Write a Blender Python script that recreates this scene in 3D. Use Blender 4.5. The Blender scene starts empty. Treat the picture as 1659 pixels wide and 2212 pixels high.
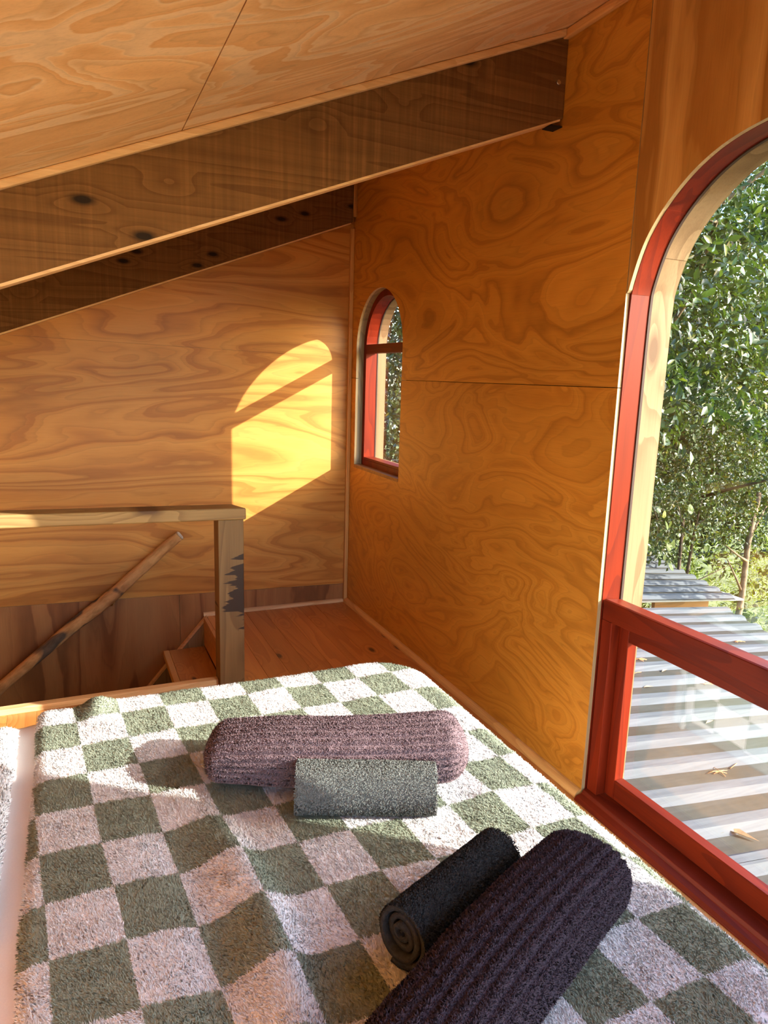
import bpy, bmesh, math, random
import numpy as np
from mathutils import Vector, Matrix
from mathutils.geometry import tessellate_polygon

random.seed(7)
rng = np.random.default_rng(11)
sc = bpy.context.scene
COL = sc.collection

# ------------------------------------------------------------------ camera
cam_d = bpy.data.cameras.new('camera')
cam = bpy.data.objects.new('camera', cam_d)
COL.objects.link(cam)
RX = Vector((0.915, -0.403, 0.030)); RD = Vector((-0.049, -0.184, -0.982)); RF = Vector((0.401, 0.896, -0.188))
RF.normalize(); RX = (RX - RF * RX.dot(RF)).normalized(); RU = (-RF).cross(RX)
m = Matrix((RX, RU, -RF)).transposed().to_4x4()
m.translation = Vector((-1.352, -3.498, 1.22))
cam.matrix_world = m
cam_d.sensor_fit = 'VERTICAL'
cam_d.sensor_height = 36.0
cam_d.lens = 1533.0 * 36.0 / 2212.0
cam_d.clip_start = 0.02
cam_d.clip_end = 300
sc.camera = cam

# ------------------------------------------------------------------ sky, sun, exposure
SUN_DIR = Vector((-1.3, 1.0, -0.7085)).normalized()
world = bpy.data.worlds.new('sky'); sc.world = world
world.use_nodes = True
wn = world.node_tree.nodes; wl = world.node_tree.links
sky = wn.new('ShaderNodeTexSky'); sky.sky_type = 'NISHITA'; sky.sun_disc = False
sky.sun_elevation = math.radians(30); sky.sun_rotation = math.radians(128)
sky.altitude = 50; sky.air_density = 1.0; sky.dust_density = 1.5; sky.ozone_density = 1.0
hsv = wn.new('ShaderNodeHueSaturation'); hsv.inputs['Saturation'].default_value = 1.25
wl.new(sky.outputs[0], hsv.inputs['Color'])
wl.new(hsv.outputs[0], wn['Background'].inputs['Color'])
wn['Background'].inputs['Strength'].default_value = 1.0
sun_d = bpy.data.lights.new('sun', 'SUN'); sun_d.energy = 15.0; sun_d.angle = math.radians(0.5)
sun_d.color = (1.0, 0.95, 0.87)
sun = bpy.data.objects.new('sun', sun_d); COL.objects.link(sun)
sun.location = (6, -6, 6)
sun.rotation_euler = SUN_DIR.to_track_quat('-Z', 'Y').to_euler()
vs = sc.view_settings
sc.display_settings.display_device = 'sRGB'
vs.view_transform = 'Standard'; vs.look = 'None'; vs.gamma = 1.0; vs.exposure = 0.38
vs.use_curve_mapping = False
sc.cycles.max_bounces = 14; sc.cycles.diffuse_bounces = 8; sc.cycles.glossy_bounces = 3
sc.cycles.transparent_max_bounces = 24
sc.cycles.caustics_reflective = False; sc.cycles.caustics_refractive = False

# ------------------------------------------------------------------ object helpers
def tag(o, label=None, cat=None, group=None, kind=None):
    if label: o['label'] = label
    if cat: o['category'] = cat
    if group: o['group'] = group
    if kind: o['kind'] = kind
    return o

def empty(name, loc=(0, 0, 0), parent=None):
    o = bpy.data.objects.new(name, None); COL.objects.link(o)
    o.location = loc; o.empty_display_size = 0.05
    if parent is not None: o.parent = parent
    return o

def link(name, me, mat=None, parent=None, off=None):
    """link mesh (built in world coordinates) under parent; vertices are moved into the parent's frame"""
    o = bpy.data.objects.new(name, me)
    COL.objects.link(o)
    if mat is not None:
        for mm in (mat if isinstance(mat, (list, tuple)) else [mat]): me.materials.append(mm)
    if parent is not None:
        o.parent = parent
        p = Vector((0, 0, 0)); q = parent
        while q is not None: p += q.location; q = q.parent
        if p.length > 0: me.transform(Matrix.Translation(-p))
    return o

class MB:
    """collects shapes into one mesh"""
    def __init__(s): s.v = []; s.f = []; s.mi = []; s.sm = []
    def add(s, vs_, fs, mi=0, smooth=False):
        b = len(s.v); s.v += [tuple(p) for p in vs_]
        for f in fs: s.f.append([b + i for i in f]); s.mi.append(mi); s.sm.append(smooth)
        return s
    def box(s, x0, x1, y0, y1, z0, z1, mi=0):
        vv = [(x, y, z) for x in (x0, x1) for y in (y0, y1) for z in (z0, z1)]
        return s.add(vv, [(0, 1, 3, 2), (4, 6, 7, 5), (0, 4, 5, 1), (2, 3, 7, 6), (0, 2, 6, 4), (1, 5, 7, 3)], mi)
    def hexa(s, lo, hi, mi=0):
        """4 lower and 4 upper corners"""
        return s.add(list(lo) + list(hi), [(3, 2, 1, 0), (4, 5, 6, 7), (0, 1, 5, 4), (1, 2, 6, 5), (2, 3, 7, 6), (3, 0, 4, 7)], mi)
    def prism(s, poly, fn, a, b, mi=0, mi_side=None):
        """polygon (2d) extruded between a and b; fn(u,v,w)->xyz"""
        n = len(poly)
        tris = tessellate_polygon([[Vector((p[0], p[1], 0)) for p in poly]])
        s.add([fn(p[0], p[1], a) for p in poly], tris, mi)
        s.add([fn(p[0], p[1], b) for p in poly], [tuple(reversed(t)) for t in tris], mi)
        vv = [fn(p[0], p[1], a) for p in poly] + [fn(p[0], p[1], b) for p in poly]
        s.add(vv, [(i, (i + 1) % n, n + (i + 1) % n, n + i) for i in range(n)], mi if mi_side is None else mi_side)
        return s
    def tube(s, pts, rad, seg=10, mi=0, squash=None, caps=True, mi_cap=None):
        pts = [Vector(p) for p in pts]; n = len(pts)
        rr = rad if hasattr(rad, '__len__') else [rad] * n
        rings = []
        t0 = (pts[1] - pts[0]).normalized()
        up = Vector((0, 0, 1)) if abs(t0.z) < 0.9 else Vector((1, 0, 0))
        for i, p in enumerate(pts):
            t = (pts[min(i + 1, n - 1)] - pts[max(i - 1, 0)]).normalized()
            a = t.cross(up).normalized(); b = a.cross(t).normalized(); up = b
            rings.append([p + (a * math.cos(k * 2 * math.pi / seg) + b * math.sin(k * 2 * math.pi / seg)) * rr[i] for k in range(seg)])
        vv = [q for r in rings for q in r]
        ff = [(i * seg + k, i * seg + (k + 1) % seg, (i + 1) * seg + (k + 1) % seg, (i + 1) * seg + k) for i in range(n - 1) for k in range(seg)]
        s.add(vv, ff, mi, True)
        if caps:
            s.add(rings[0], [tuple(reversed(range(seg)))], mi if mi_cap is None else mi_cap)
            s.add(rings[-1], [tuple(range(seg))], mi if mi_cap is None else mi_cap)
        return s
    def mesh(s, name, bevel=0.0, seg=2):
        me = bpy.data.meshes.new(name)
        me.from_pydata(s.v, [], s.f)
        me.polygons.foreach_set('material_index', s.mi)
        me.polygons.foreach_set('use_smooth', s.sm)
        bm = bmesh.new(); bm.from_mesh(me)
        bmesh.ops.remove_doubles(bm, verts=bm.verts, dist=1e-6)
        bmesh.ops.recalc_face_normals(bm, faces=bm.faces)
        if bevel > 0:
            eds = [e for e in bm.edges if len(e.link_faces) == 2 and e.calc_face_angle(0) > 0.6]
            bmesh.ops.bevel(bm, geom=eds, offset=bevel, segments=seg, affect='EDGES', profile=0.5)
        bm.to_mesh(me); bm.free(); me.update()
        return me
    def build(s, name, mat, parent=None, bevel=0.0, seg=2):
        return link(name, s.mesh(name, bevel, seg), mat, parent)

def mesh_np(name, V, T, attrs=None, smooth=False):
    """triangle mesh from numpy arrays; attrs: name -> (n,3) point vectors"""
    me = bpy.data.meshes.new(name)
    V = np.ascontiguousarray(V, dtype=np.float32); T = np.ascontiguousarray(T, dtype=np.int32)
    me.vertices.add(len(V)); me.vertices.foreach_set('co', V.ravel())
    me.loops.add(T.size); me.loops.foreach_set('vertex_index', T.ravel())
    me.polygons.add(len(T)); me.polygons.foreach_set('loop_start', np.arange(0, T.size, 3, dtype=np.int32))
    if smooth: me.polygons.foreach_set('use_smooth', np.ones(len(T), dtype=bool))
    me.update(calc_edges=True)
    for k, a in (attrs or {}).items():
        at = me.attributes.new(k, 'FLOAT_VECTOR', 'POINT')
        at.data.foreach_set('vector', np.ascontiguousarray(a, dtype=np.float32).ravel())
    return me

def grid_tris(nu, nv, wrap_v=False):
    i, j = np.meshgrid(np.arange(nu - 1), np.arange(nv if wrap_v else nv - 1), indexing='ij')
    a = i * nv + j; b = (i + 1) * nv + j; j2 = (j + 1) % nv
    c = (i + 1) * nv + j2; d = i * nv + j2
    return np.concatenate([np.stack([a, b, c], -1).reshape(-1, 3), np.stack([a, c, d], -1).reshape(-1, 3)])

# ------------------------------------------------------------------ materials
def lin(r, g, b):
    f = lambda c: (c / 255 / 12.92) if c / 255 <= 0.04045 else ((c / 255 + 0.055) / 1.055) ** 2.4
    return (f(r), f(g), f(b), 1)

class NT:
    def __init__(s, name):
        s.m = bpy.data.materials.new(name); s.m.use_nodes = True
        s.t = s.m.node_tree; s.n = s.t.nodes; s.b = s.n['Principled BSDF']; s.out = s.n['Material Output']
    def new(s, k, **kw):
        n = s.n.new('ShaderNode' + k)
        for a, v in kw.items(): setattr(n, a, v)
        return n
    def l(s, a, b): s.t.links.new(a, b)
    def val(s, sock, v):
        if hasattr(v, 'is_linked') or hasattr(v, 'links'): s.l(v, sock)
        else: sock.default_value = v
    def math(s, op, a, b=0.0, c=0.0, clamp=False):
        n = s.new('Math', operation=op); n.use_clamp = clamp
        s.val(n.inputs[0], a); s.val(n.inputs[1], b)
        if op in ('MULTIPLY_ADD', 'SMOOTH_MIN', 'COMPARE'): s.val(n.inputs[2], c)
        return n.outputs[0]
    def coord(s, scale=(1, 1, 1), rot=(0, 0, 0), loc=(0, 0, 0)):
        tc = s.new('TexCoord'); mp = s.new('Mapping'); s.l(tc.outputs['Object'], mp.inputs['Vector'])
        mp.inputs['Scale'].default_value = scale; mp.inputs['Rotation'].default_value = rot; mp.inputs['Location'].default_value = loc
        return mp.outputs[0]
    def noise(s, vec, scale, detail=2.0, rough=0.5, dist=0.0):
        n = s.new('TexNoise'); s.l(vec, n.inputs['Vector'])
        n.inputs['Scale'].default_value = scale; n.inputs['Detail'].default_value = detail
        n.inputs['Roughness'].default_value = rough; n.inputs['Distortion'].default_value = dist
        return n.outputs['Fac']
    def ramp(s, fac, stops, interp='LINEAR'):
        n = s.new('ValToRGB'); s.l(fac, n.inputs[0]); e = n.color_ramp; e.interpolation = interp
        while len(e.elements) < len(stops): e.elements.new(0.5)
        for k, (p, c) in enumerate(stops):
            e.elements[k].position = p; e.elements[k].color = c if hasattr(c, '__len__') else (c, c, c, 1)
        return n.outputs[0]
    def mix(s, fac, a, b, mode='MIX'):
        n = s.new('Mix', data_type='RGBA', blend_type=mode)
        s.val(n.inputs[0], fac); s.val(n.inputs[6], a); s.val(n.inputs[7], b)
        return n.outputs[2]
    def bump(s, h, strength, dist=0.01):
        n = s.new('Bump'); s.l(h, n.inputs['Height']); n.inputs['Strength'].default_value = strength; n.inputs['Distance'].default_value = dist
        s.l(n.outputs[0], s.b.inputs['Normal'])
    def done(s, col=None, rough=0.5, spec=0.5):
        if col is not None: s.val(s.b.inputs['Base Color'], col)
        s.val(s.b.inputs['Roughness'], rough); s.b.inputs['Specular IOR Level'].default_value = spec
        return s.m

def stretch(axis, along, across):
    return tuple(along if a == axis else across for a in 'xyz')

def plywood(name, light, mid, dark, axis='x', along=0.55, across=2.6, rings=9.0, dist=0.8, seed=0.0, rough=0.42, contrast=1.0, spec=0.4, rot=(0, 0, 0), patch=False):
    """rotary-cut veneer: contour lines of a stretched noise give the cathedral figure"""
    n = NT(name)
    v = n.coord(stretch(axis, along, across), rot=rot, loc=(seed, seed * 1.7, seed * 0.6))
    big = n.noise(v, 1.0, 2.5, 0.45, dist)
    wob = n.noise(n.coord(stretch(axis, 6, 22)), 1.0, 2, 0.5)
    r = n.math('MULTIPLY_ADD', big, rings, n.math('MULTIPLY', wob, 0.35))
    fr = n.math('FRACT', r)
    col = n.ramp(fr, [(0.0, mid), (0.30, light), (0.62, mid), (0.86, dark), (0.965, dark), (1.0, mid)])
    if patch:                                  # pale map-like patches with hard edges
        col = n.ramp(fr, [(0.0, mid), (0.34, dark), (0.37, light), (0.58, light), (0.62, mid), (0.80, dark), (0.83, light), (0.93, mid)])
    fr2 = n.math('FRACT', n.math('MULTIPLY', r, 2.7))
    fine = n.ramp(fr2, [(0.0, 1.0), (0.7, 0.93), (0.93, 0.80), (1.0, 1.0)])
    fib = n.ramp(n.noise(n.coord(stretch(axis, 9, 260)), 1.0, 3, 0.65), [(0.25, 0.86), (0.5, 1.0), (0.8, 1.06)])
    tone = n.ramp(n.noise(n.coord(stretch(axis, 1.2, 3.0), loc=(seed + 4, 2, 1)), 1.0, 2, 0.5), [(0.3, 0.80), (0.7, 1.12)])
    c = n.mix(contrast, mid, col)
    c = n.mix(0.8, c, fine, 'MULTIPLY'); c = n.mix(0.9, c, fib, 'MULTIPLY'); c = n.mix(0.8, c, tone, 'MULTIPLY')
    n.bump(fr, 0.02, 0.002)
    return n.done(c, rough, spec)

def pine(name, light, dark, axis='x', knots=True, seed=0.0, rough=0.45, ringscale=34.0, saw=0.0, kdark=None, kscale=5.0, spec=0.4, var=True, flat='y', kon=0.45, gscale=5.0):
    """sawn softwood: long straight grain, knots, optional saw marks across"""
    n = NT(name)
    oi = n.new('ObjectInfo')
    tc = n.new('TexCoord'); add = n.new('VectorMath', operation='ADD')
    n.l(tc.outputs['Object'], add.inputs[0])
    sc_ = n.new('VectorMath', operation='SCALE'); n.l(oi.outputs['Random'], sc_.inputs['Scale']); sc_.inputs[0].default_value = (7.3, 3.1, 5.7)
    n.l(sc_.outputs[0], add.inputs[1])
    def mp(scale, loc=(0, 0, 0)):
        q = n.new('Mapping'); n.l(add.outputs[0], q.inputs['Vector']); q.inputs['Scale'].default_value = scale; q.inputs['Location'].default_value = loc
        return q.outputs[0]
    kv = n.new('TexVoronoi'); kv.feature = 'F1'; kv.voronoi_dimensions = '2D'; kv.inputs['Scale'].default_value = 1.0
    sep = n.new('SeparateXYZ'); n.l(mp(tuple(kscale * 0.42 if a == axis else kscale for a in 'xyz'), (seed, seed, seed)), sep.inputs[0])
    cmb = n.new('CombineXYZ'); two = [a for a in 'xyz' if a != flat]
    for q, a in enumerate(two): n.l(sep.outputs[a.upper()], cmb.inputs[q])
    n.l(cmb.outputs[0], kv.inputs['Vector'])
    kd = kv.outputs['Distance']
    warp = n.math('MULTIPLY', n.ramp(kd, [(0.0, 1.0), (0.30, 0.0)]), 0.9 if knots else 0.0)
    g = n.noise(mp(stretch(axis, 0.5, gscale), (seed, 0, seed)), 1.0, 2.0, 0.5, 0.3)
    r = n.math('FRACT', n.math('ADD', n.math('MULTIPLY', g, ringscale * 0.35), n.math('MULTIPLY', warp, 2.4)))
    mid = tuple(0.62 * a + 0.38 * b for a, b in zip(light, dark))
    col = n.ramp(r, [(0.0, light), (0.55, mid), (0.88, dark), (0.97, dark), (1.0, light)])
    col = n.mix(0.62, light, col)
    fib = n.ramp(n.noise(mp(stretch(axis, 6, 220)), 1.0, 3, 0.6), [(0.25, 0.84), (0.55, 1.0), (0.8, 1.05)])
    col = n.mix(0.9, col, fib, 'MULTIPLY')
    if knots:
        kk = kdark or tuple(c * 0.35 for c in dark[:3]) + (1,)
        kf = n.ramp(kd, [(0.0, 1.0), (0.05, 1.0), (0.075, 0.55), (0.12, 0.0)])
        sel = n.math('GREATER_THAN', n.math('FRACT', n.math('MULTIPLY', n.new('Value').outputs[0], 0.0)), -1.0)
        cr = n.new('SeparateColor'); n.l(kv.outputs['Color'], cr.inputs[0])
        on = n.math('GREATER_THAN', cr.outputs[0], kon)
        col = n.mix(n.math('MULTIPLY', kf, on), col, kk)
    h = r
    if saw > 0:
        sv = n.noise(mp(stretch(axis, 95, 2.0)), 1.0, 2, 0.6)
        sm = n.ramp(sv, [(0.35, 0.72), (0.55, 1.0), (0.72, 1.35)])
        blot = n.ramp(n.noise(mp((3, 3, 3), (2, 5, 1)), 1.0, 3, 0.6), [(0.35, 0.25), (0.7, 1.0)])
        col = n.mix(n.math('MULTIPLY', blot, saw), col, n.mix(1.0, col, sm, 'MULTIPLY'))
        h = sv
    if var:
        t = n.ramp(oi.outputs['Random'], [(0.0, 0.84), (1.0, 1.12)])
        col = n.mix(1.0, col, t, 'MULTIPLY')
    n.bump(h, 0.12 if saw > 0 else 0.03, 0.002)
    return n.done(col, rough, spec)

def plain(name, col, rough=0.5, spec=0.5, metal=0.0, noise=0.0, nscale=8.0, bump=0.0):
    n = NT(name)
    c = col
    if noise > 0:
        f = n.ramp(n.noise(n.coord(), nscale, 4, 0.6), [(0.3, 1 - noise), (0.7, 1 + noise * 0.5)])
        c = n.mix(1.0, col, f, 'MULTIPLY')
        if bump > 0: n.bump(n.noise(n.coord(), nscale * 3, 3, 0.6), bump, 0.003)
    n.b.inputs['Metallic'].default_value = metal
    return n.done(c, rough, spec)

M = {}
M['ply_right'] = plywood('stained ply', (0.62, 0.305, 0.046, 1), (0.53, 0.236, 0.029, 1), (0.34, 0.128, 0.013, 1), 'y', 1.3, 3.4, 12.0, 1.3, 1.3, 0.38, 0.40)
M['ply_right2'] = plywood('stained ply upper', (0.60, 0.300, 0.047, 1), (0.51, 0.232, 0.030, 1), (0.29, 0.108, 0.012, 1), 'y', 1.2, 3.2, 10.0, 1.2, 5.9, 0.38, 0.48, rot=(0.35, 0, 0))
M['ply_arch'] = plywood('arch ply', (0.64, 0.385, 0.120, 1), (0.46, 0.240, 0.058, 1), (0.37, 0.172, 0.036, 1), 'z', 0.5, 3.4, 7.0, 0.35, 2.2, 0.42)
M['ply_back'] = plywood('back ply', (0.58, 0.285, 0.064, 1), (0.505, 0.218, 0.040, 1), (0.33, 0.112, 0.016, 1), 'x', 0.65, 3.4, 10.0, 0.7, 8.1, 0.42, 0.62)
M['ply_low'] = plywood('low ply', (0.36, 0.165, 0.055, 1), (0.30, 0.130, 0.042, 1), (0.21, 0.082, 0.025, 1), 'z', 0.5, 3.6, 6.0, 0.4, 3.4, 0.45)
M['ply_ceil'] = plywood('ceiling ply', (0.88, 0.66, 0.39, 1), (0.82, 0.54, 0.26, 1), (0.74, 0.43, 0.175, 1), 'x', 0.9, 2.2, 5.0, 1.6, 6.6, 0.5, 0.85, patch=True)
M['ply_edge'] = pine('ply edge', (0.48, 0.36, 0.19, 1), (0.36, 0.24, 0.11, 1), 'z', False, ringscale=60)
M['beam'] = pine('rough beam', (0.175, 0.086, 0.027, 1), (0.095, 0.040, 0.012, 1), 'x', True, 0.4, 0.75, 30, 0.9, (0.016, 0.008, 0.004, 1), 7.5, 0.2, False, kon=0.35, gscale=9.0)
M['batten'] = pine('batten pine', (0.74, 0.50, 0.26, 1), (0.58, 0.34, 0.145, 1), 'x', False, ringscale=50)
M['batten_y'] = pine('batten pine y', (0.62, 0.36, 0.13, 1), (0.46, 0.23, 0.07, 1), 'y', False, ringscale=50)
M['batten_z'] = pine('batten pine z', (0.52, 0.27, 0.085, 1), (0.38, 0.17, 0.045, 1), 'z', False, ringscale=50)
M['floor'] = pine('floor pine', (0.54, 0.235, 0.062, 1), (0.37, 0.130, 0.027, 1), 'y', True, 2.0, 0.30, 30, 0, (0.08, 0.028, 0.010, 1), 7.0, 0.5, flat='z', kon=0.72)
M['tread'] = pine('tread pine', (0.56, 0.27, 0.085, 1), (0.40, 0.16, 0.042, 1), 'y', True, 3.0, 0.35, 30, 0, (0.08, 0.028, 0.010, 1), 9.0, flat='z', kon=0.5)
M['rail_wood'] = pine('rail pine', (0.36, 0.225, 0.082, 1), (0.19, 0.100, 0.030, 1), 'x', True, 4.2, 0.55, 70, 0, (0.10, 0.045, 0.015, 1), 4.0)
M['red'] = pine('red stained timber', (0.150, 0.0165, 0.0045, 1), (0.080, 0.008, 0.004, 1), 'y', False, 5.0, 0.40, 40, spec=0.12, var=False)
M['red_z'] = pine('red stained upright', (0.160, 0.0155, 0.004, 1), (0.090, 0.009, 0.004, 1), 'z', False, 5.0, 0.40, 40, spec=0.12, var=False)
M['pale'] = pine('weathered pale timber', (0.235, 0.155, 0.078, 1), (0.120, 0.072, 0.031, 1), 'z', True, 7.0, 0.65, 22, var=False, kdark=(0.10, 0.06, 0.03, 1), kscale=4.0, kon=0.8, spec=0.15)
M['grey_wood'] = pine('grey timber', (0.30, 0.24, 0.15, 1), (0.17, 0.13, 0.08, 1), 'z', False, 7.0, 0.7, 40)
M['cut'] = plain('sawn end grain', (0.50, 0.45, 0.37, 1), 0.9, 0.1, noise=0.35, nscale=90)
M['core'] = plain('dark cavity', (0.02, 0.014, 0.01, 1), 0.9, 0.1)
M['gasket'] = plain('dark bead', (0.05, 0.03, 0.022, 1), 0.7, 0.2)
M['sheet'] = plain('white cotton', (0.80, 0.765, 0.75, 1), 0.9, 0.1, noise=0.04, nscale=400)
M['bed_base'] = plain('grey bed base', (0.35, 0.33, 0.30, 1), 0.9, 0.1, noise=0.1)
M['brass'] = plain('aged brass', (0.42, 0.27, 0.09, 1), 0.35, 0.5, 1.0)
M['steel'] = plain('screw steel', (0.62, 0.60, 0.56, 1), 0.3, 0.5, 1.0)
M['fascia'] = pine('brown fascia', (0.36, 0.17, 0.055, 1), (0.22, 0.095, 0.03, 1), 'x', False)
M['dirt'] = plain('ground', (0.16, 0.17, 0.06, 1), 0.9, 0.1, noise=0.5, nscale=2.5)
M['bark'] = plain('branch bark', (0.21, 0.145, 0.085, 1), 0.8, 0.2, noise=0.5, nscale=25, bump=0.4)
M['bark_dark'] = plain('dark trunk bark', (0.10, 0.07, 0.045, 1), 0.85, 0.2, noise=0.5, nscale=25, bump=0.4)
M['needle'] = plain('dry needle', (0.46, 0.22, 0.09, 1), 0.7, 0.2)
M['dryleaf'] = plain('dry leaf', (0.42, 0.27, 0.14, 1), 0.7, 0.2, noise=0.3, nscale=60)

def post_mat():
    """square post with dark burnt streaks from its right edge"""
    m0 = pine('post pine', (0.215, 0.125, 0.046, 1), (0.125, 0.064, 0.020, 1), 'z', True, 1.1, 0.6, 34, 0, (0.07, 0.032, 0.012, 1), 4.6, var=False)
    nt = m0.node_tree; n = NT.__new__(NT); n.m = m0; n.t = nt; n.n = nt.nodes; n.b = nt.nodes['Principled BSDF']
    col = n.b.inputs['Base Color'].links[0].from_socket
    tc = n.new('TexCoord'); sp = n.new('SeparateXYZ'); n.l(tc.outputs['Object'], sp.inputs[0])
    zz = n.noise(n.coord((2.5, 3, 26)), 1.0, 3, 0.5, 0.2)
    ex = n.math('MULTIPLY_ADD', sp.outputs['X'], 9.0, 0.0)             # -0.44..0.44 across the post
    band = n.ramp(sp.outputs['Z'], [(0.10, 0.0), (0.20, 0.10), (0.30, 0.33), (0.46, 0.33), (0.56, 0.10), (0.66, 0.0)])
    f = n.math('ADD', n.math('ADD', zz, n.math('MULTIPLY', ex, 0.30)), band)
    mask = n.ramp(f, [(0.80, 0.0), (0.82, 1.0)])
    n.l(n.mix(n.math('MULTIPLY', mask, 0.95), col, (0.022, 0.010, 0.006, 1)), n.b.inputs['Base Color'])
    return m0
M['post'] = post_mat()

def stick_mat():
    n = NT('peeled branch')
    bark = n.ramp(n.noise(n.coord((2.6, 5, 2.6), loc=(1.4, 2, 3.1)), 1.0, 3, 0.5, 0.5), [(0.52, 0.0), (0.55, 1.0)])
    fib = n.noise(n.coord((14, 120, 14), rot=(0, 0.7, 0)), 1.0, 3, 0.6)
    wood = n.ramp(fib, [(0.3, (0.30, 0.150, 0.052, 1)), (0.6, (0.50, 0.27, 0.105, 1)), (0.75, (0.38, 0.19, 0.07, 1))])
    brk = n.ramp(fib, [(0.3, (0.05, 0.035, 0.025, 1)), (0.7, (0.13, 0.09, 0.06, 1))])
    n.bump(fib, 0.5, 0.004)
    return n.done(n.mix(bark, wood, brk), 0.7, 0.2)
M['stick'] = stick_mat()

def glass_mat():
    n = NT('window glass')
    tr = n.new('BsdfTransparent'); tr.inputs[0].default_value = (0.97, 0.985, 0.98, 1)
    gl = n.new('BsdfGlossy'); gl.inputs['Roughness'].default_value = 0.0; gl.inputs['Color'].default_value = (1, 1, 1, 1)
    lw = n.new('LayerWeight'); lw.inputs['Blend'].default_value = 0.5
    f = n.math('MULTIPLY_ADD', n.math('POWER', lw.outputs['Facing'], 4.0), 0.55, 0.045)
    mx = n.new('MixShader'); n.l(f, mx.inputs[0]); n.l(tr.outputs[0], mx.inputs[1]); n.l(gl.outputs[0], mx.inputs[2])
    n.l(mx.outputs[0], n.out.inputs['Surface'])
    return n.m
M['glass'] = glass_mat()

def metal_roof_mat(name, a, b, blotchy):
    n = NT(name)
    st = n.noise(n.coord((1.5, 60, 60)), 1.0, 3, 0.6)
    bl = n.noise(n.coord((2.5, 6, 6)), 1.0, 4, 0.6)
    c = n.ramp(st, [(0.3, a), (0.7, b)])
    if blotchy: c = n.mix(n.ramp(bl, [(0.35, 0.0), (0.7, 0.8)]), c, (0.046, 0.039, 0.024, 1))
    return n.done(c, 0.8, 0.1)
M['roof'] = metal_roof_mat('galvanised rib', (0.082, 0.088, 0.092, 1), (0.120, 0.128, 0.133, 1), False)
M['roof_pan'] = metal_roof_mat('dark pan', (0.050, 0.050, 0.042, 1), (0.075, 0.075, 0.064, 1), True)  # flat pans darker and browner than the ribs, blotched by noise

def leaf_mat(name, a, b, tr, gloss=0.32):
    n = NT(name)
    oi = n.new('ObjectInfo'); at = n.new('Attribute'); at.attribute_name = 'rnd'
    sx = n.new('SeparateXYZ'); n.l(at.outputs['Vector'], sx.inputs[0])
    f = n.math('FRACT', n.math('ADD', oi.outputs['Random'], sx.outputs[0]))
    c = n.ramp(f, [(0.0, a), (0.7, b), (0.93, b), (1.0, tr)])
    n.done(c, gloss, 0.6)
    tl = n.new('BsdfTranslucent'); n.l(n.mix(1.0, c, (1.0, 1.15, 0.35, 1), 'MULTIPLY'), tl.inputs[0])
    mx = n.new('MixShader'); mx.inputs[0].default_value = 0.28
    n.l(n.b.outputs[0], mx.inputs[1]); n.l(tl.outputs[0], mx.inputs[2]); n.l(mx.outputs[0], n.out.inputs['Surface'])
    return n.m
M['leaf_big'] = leaf_mat('glossy leaf', (0.028, 0.050, 0.015, 1), (0.064, 0.096, 0.023, 1), (0.21, 0.225, 0.038, 1), 0.26)
M['leaf_small'] = leaf_mat('shrub leaf', (0.036, 0.056, 0.017, 1), (0.074, 0.102, 0.028, 1), (0.21, 0.155, 0.035, 1), 0.34)
M['leaf_vine'] = leaf_mat('vine leaf', (0.09, 0.14, 0.022, 1), (0.15, 0.21, 0.03, 1), (0.30, 0.28, 0.04, 1), 0.5)
M['fern'] = leaf_mat('fern blade', (0.12, 0.165, 0.034, 1), (0.21, 0.25, 0.055, 1), (0.31, 0.28, 0.085, 1), 0.55)

def pile_mat(name, kind, thin=0.20):
    """tufts: colour by the root's place on the cloth ('root'), normal softened towards the cloth's own normal"""
    n = NT(name)
    ar = n.new('Attribute'); ar.attribute_name = 'root'
    an = n.new('Attribute'); an.attribute_name = 'nrm'
    sx = n.new('SeparateXYZ'); n.l(ar.outputs['Vector'], sx.inputs[0])
    jit = n.math('MULTIPLY_ADD', sx.outputs[2], 0.16, 0.92)
    if kind == 'check':
        ch = n.new('TexChecker'); n.l(ar.outputs['Vector'], ch.inputs['Vector']); ch.inputs['Scale'].default_value = 1.0
        cb = n.new('CombineXYZ'); n.l(sx.outputs[0], cb.inputs[0]); n.l(sx.outputs[1], cb.inputs[1]); cb.inputs[2].default_value = 0.5
        n.l(cb.outputs[0], ch.inputs['Vector'])
        ch.inputs['Color1'].default_value = (0.355, 0.395, 0.300, 1); ch.inputs['Color2'].default_value = (0.93, 0.92, 0.915, 1)
        c = ch.outputs['Color']
    else:
        c = kind
    c = n.mix(1.0, c, jit, 'MULTIPLY')
    n.l(an.outputs['Vector'], n.b.inputs['Normal'])
    n.done(c, 0.95, 0.03)
    df = n.new('BsdfTranslucent'); n.val(df.inputs[0], c)
    mx = n.new('MixShader'); mx.inputs[0].default_value = thin
    n.l(n.b.outputs[0], mx.inputs[1]); n.l(df.outputs[0], mx.inputs[2]); n.l(mx.outputs[0], n.out.inputs['Surface'])
    return n.m
M['pile'] = pile_mat('check pile', 'check')
M['white_pile'] = pile_mat('white pile', (0.90, 0.885, 0.87, 1))
M['purple_pile'] = pile_mat('mauve terry', (0.225, 0.158, 0.170, 1))
M['grey_pile'] = pile_mat('grey terry', (0.215, 0.225, 0.205, 1))
M['plum_pile'] = pile_mat('dark plum terry', (0.078, 0.058, 0.074, 1))
M['char_pile'] = pile_mat('charcoal terry', (0.050, 0.053, 0.055, 1))
for k in ('purple', 'grey', 'plum', 'char'):
    cc = {'purple': (0.185, 0.130, 0.140, 1), 'grey': (0.17, 0.18, 0.165, 1), 'plum': (0.066, 0.047, 0.061, 1), 'char': (0.045, 0.046, 0.046, 1)}[k]
    M[k] = plain(k + ' cloth', cc, 0.95, 0.05, noise=0.25, nscale=180, bump=0.6)

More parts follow.
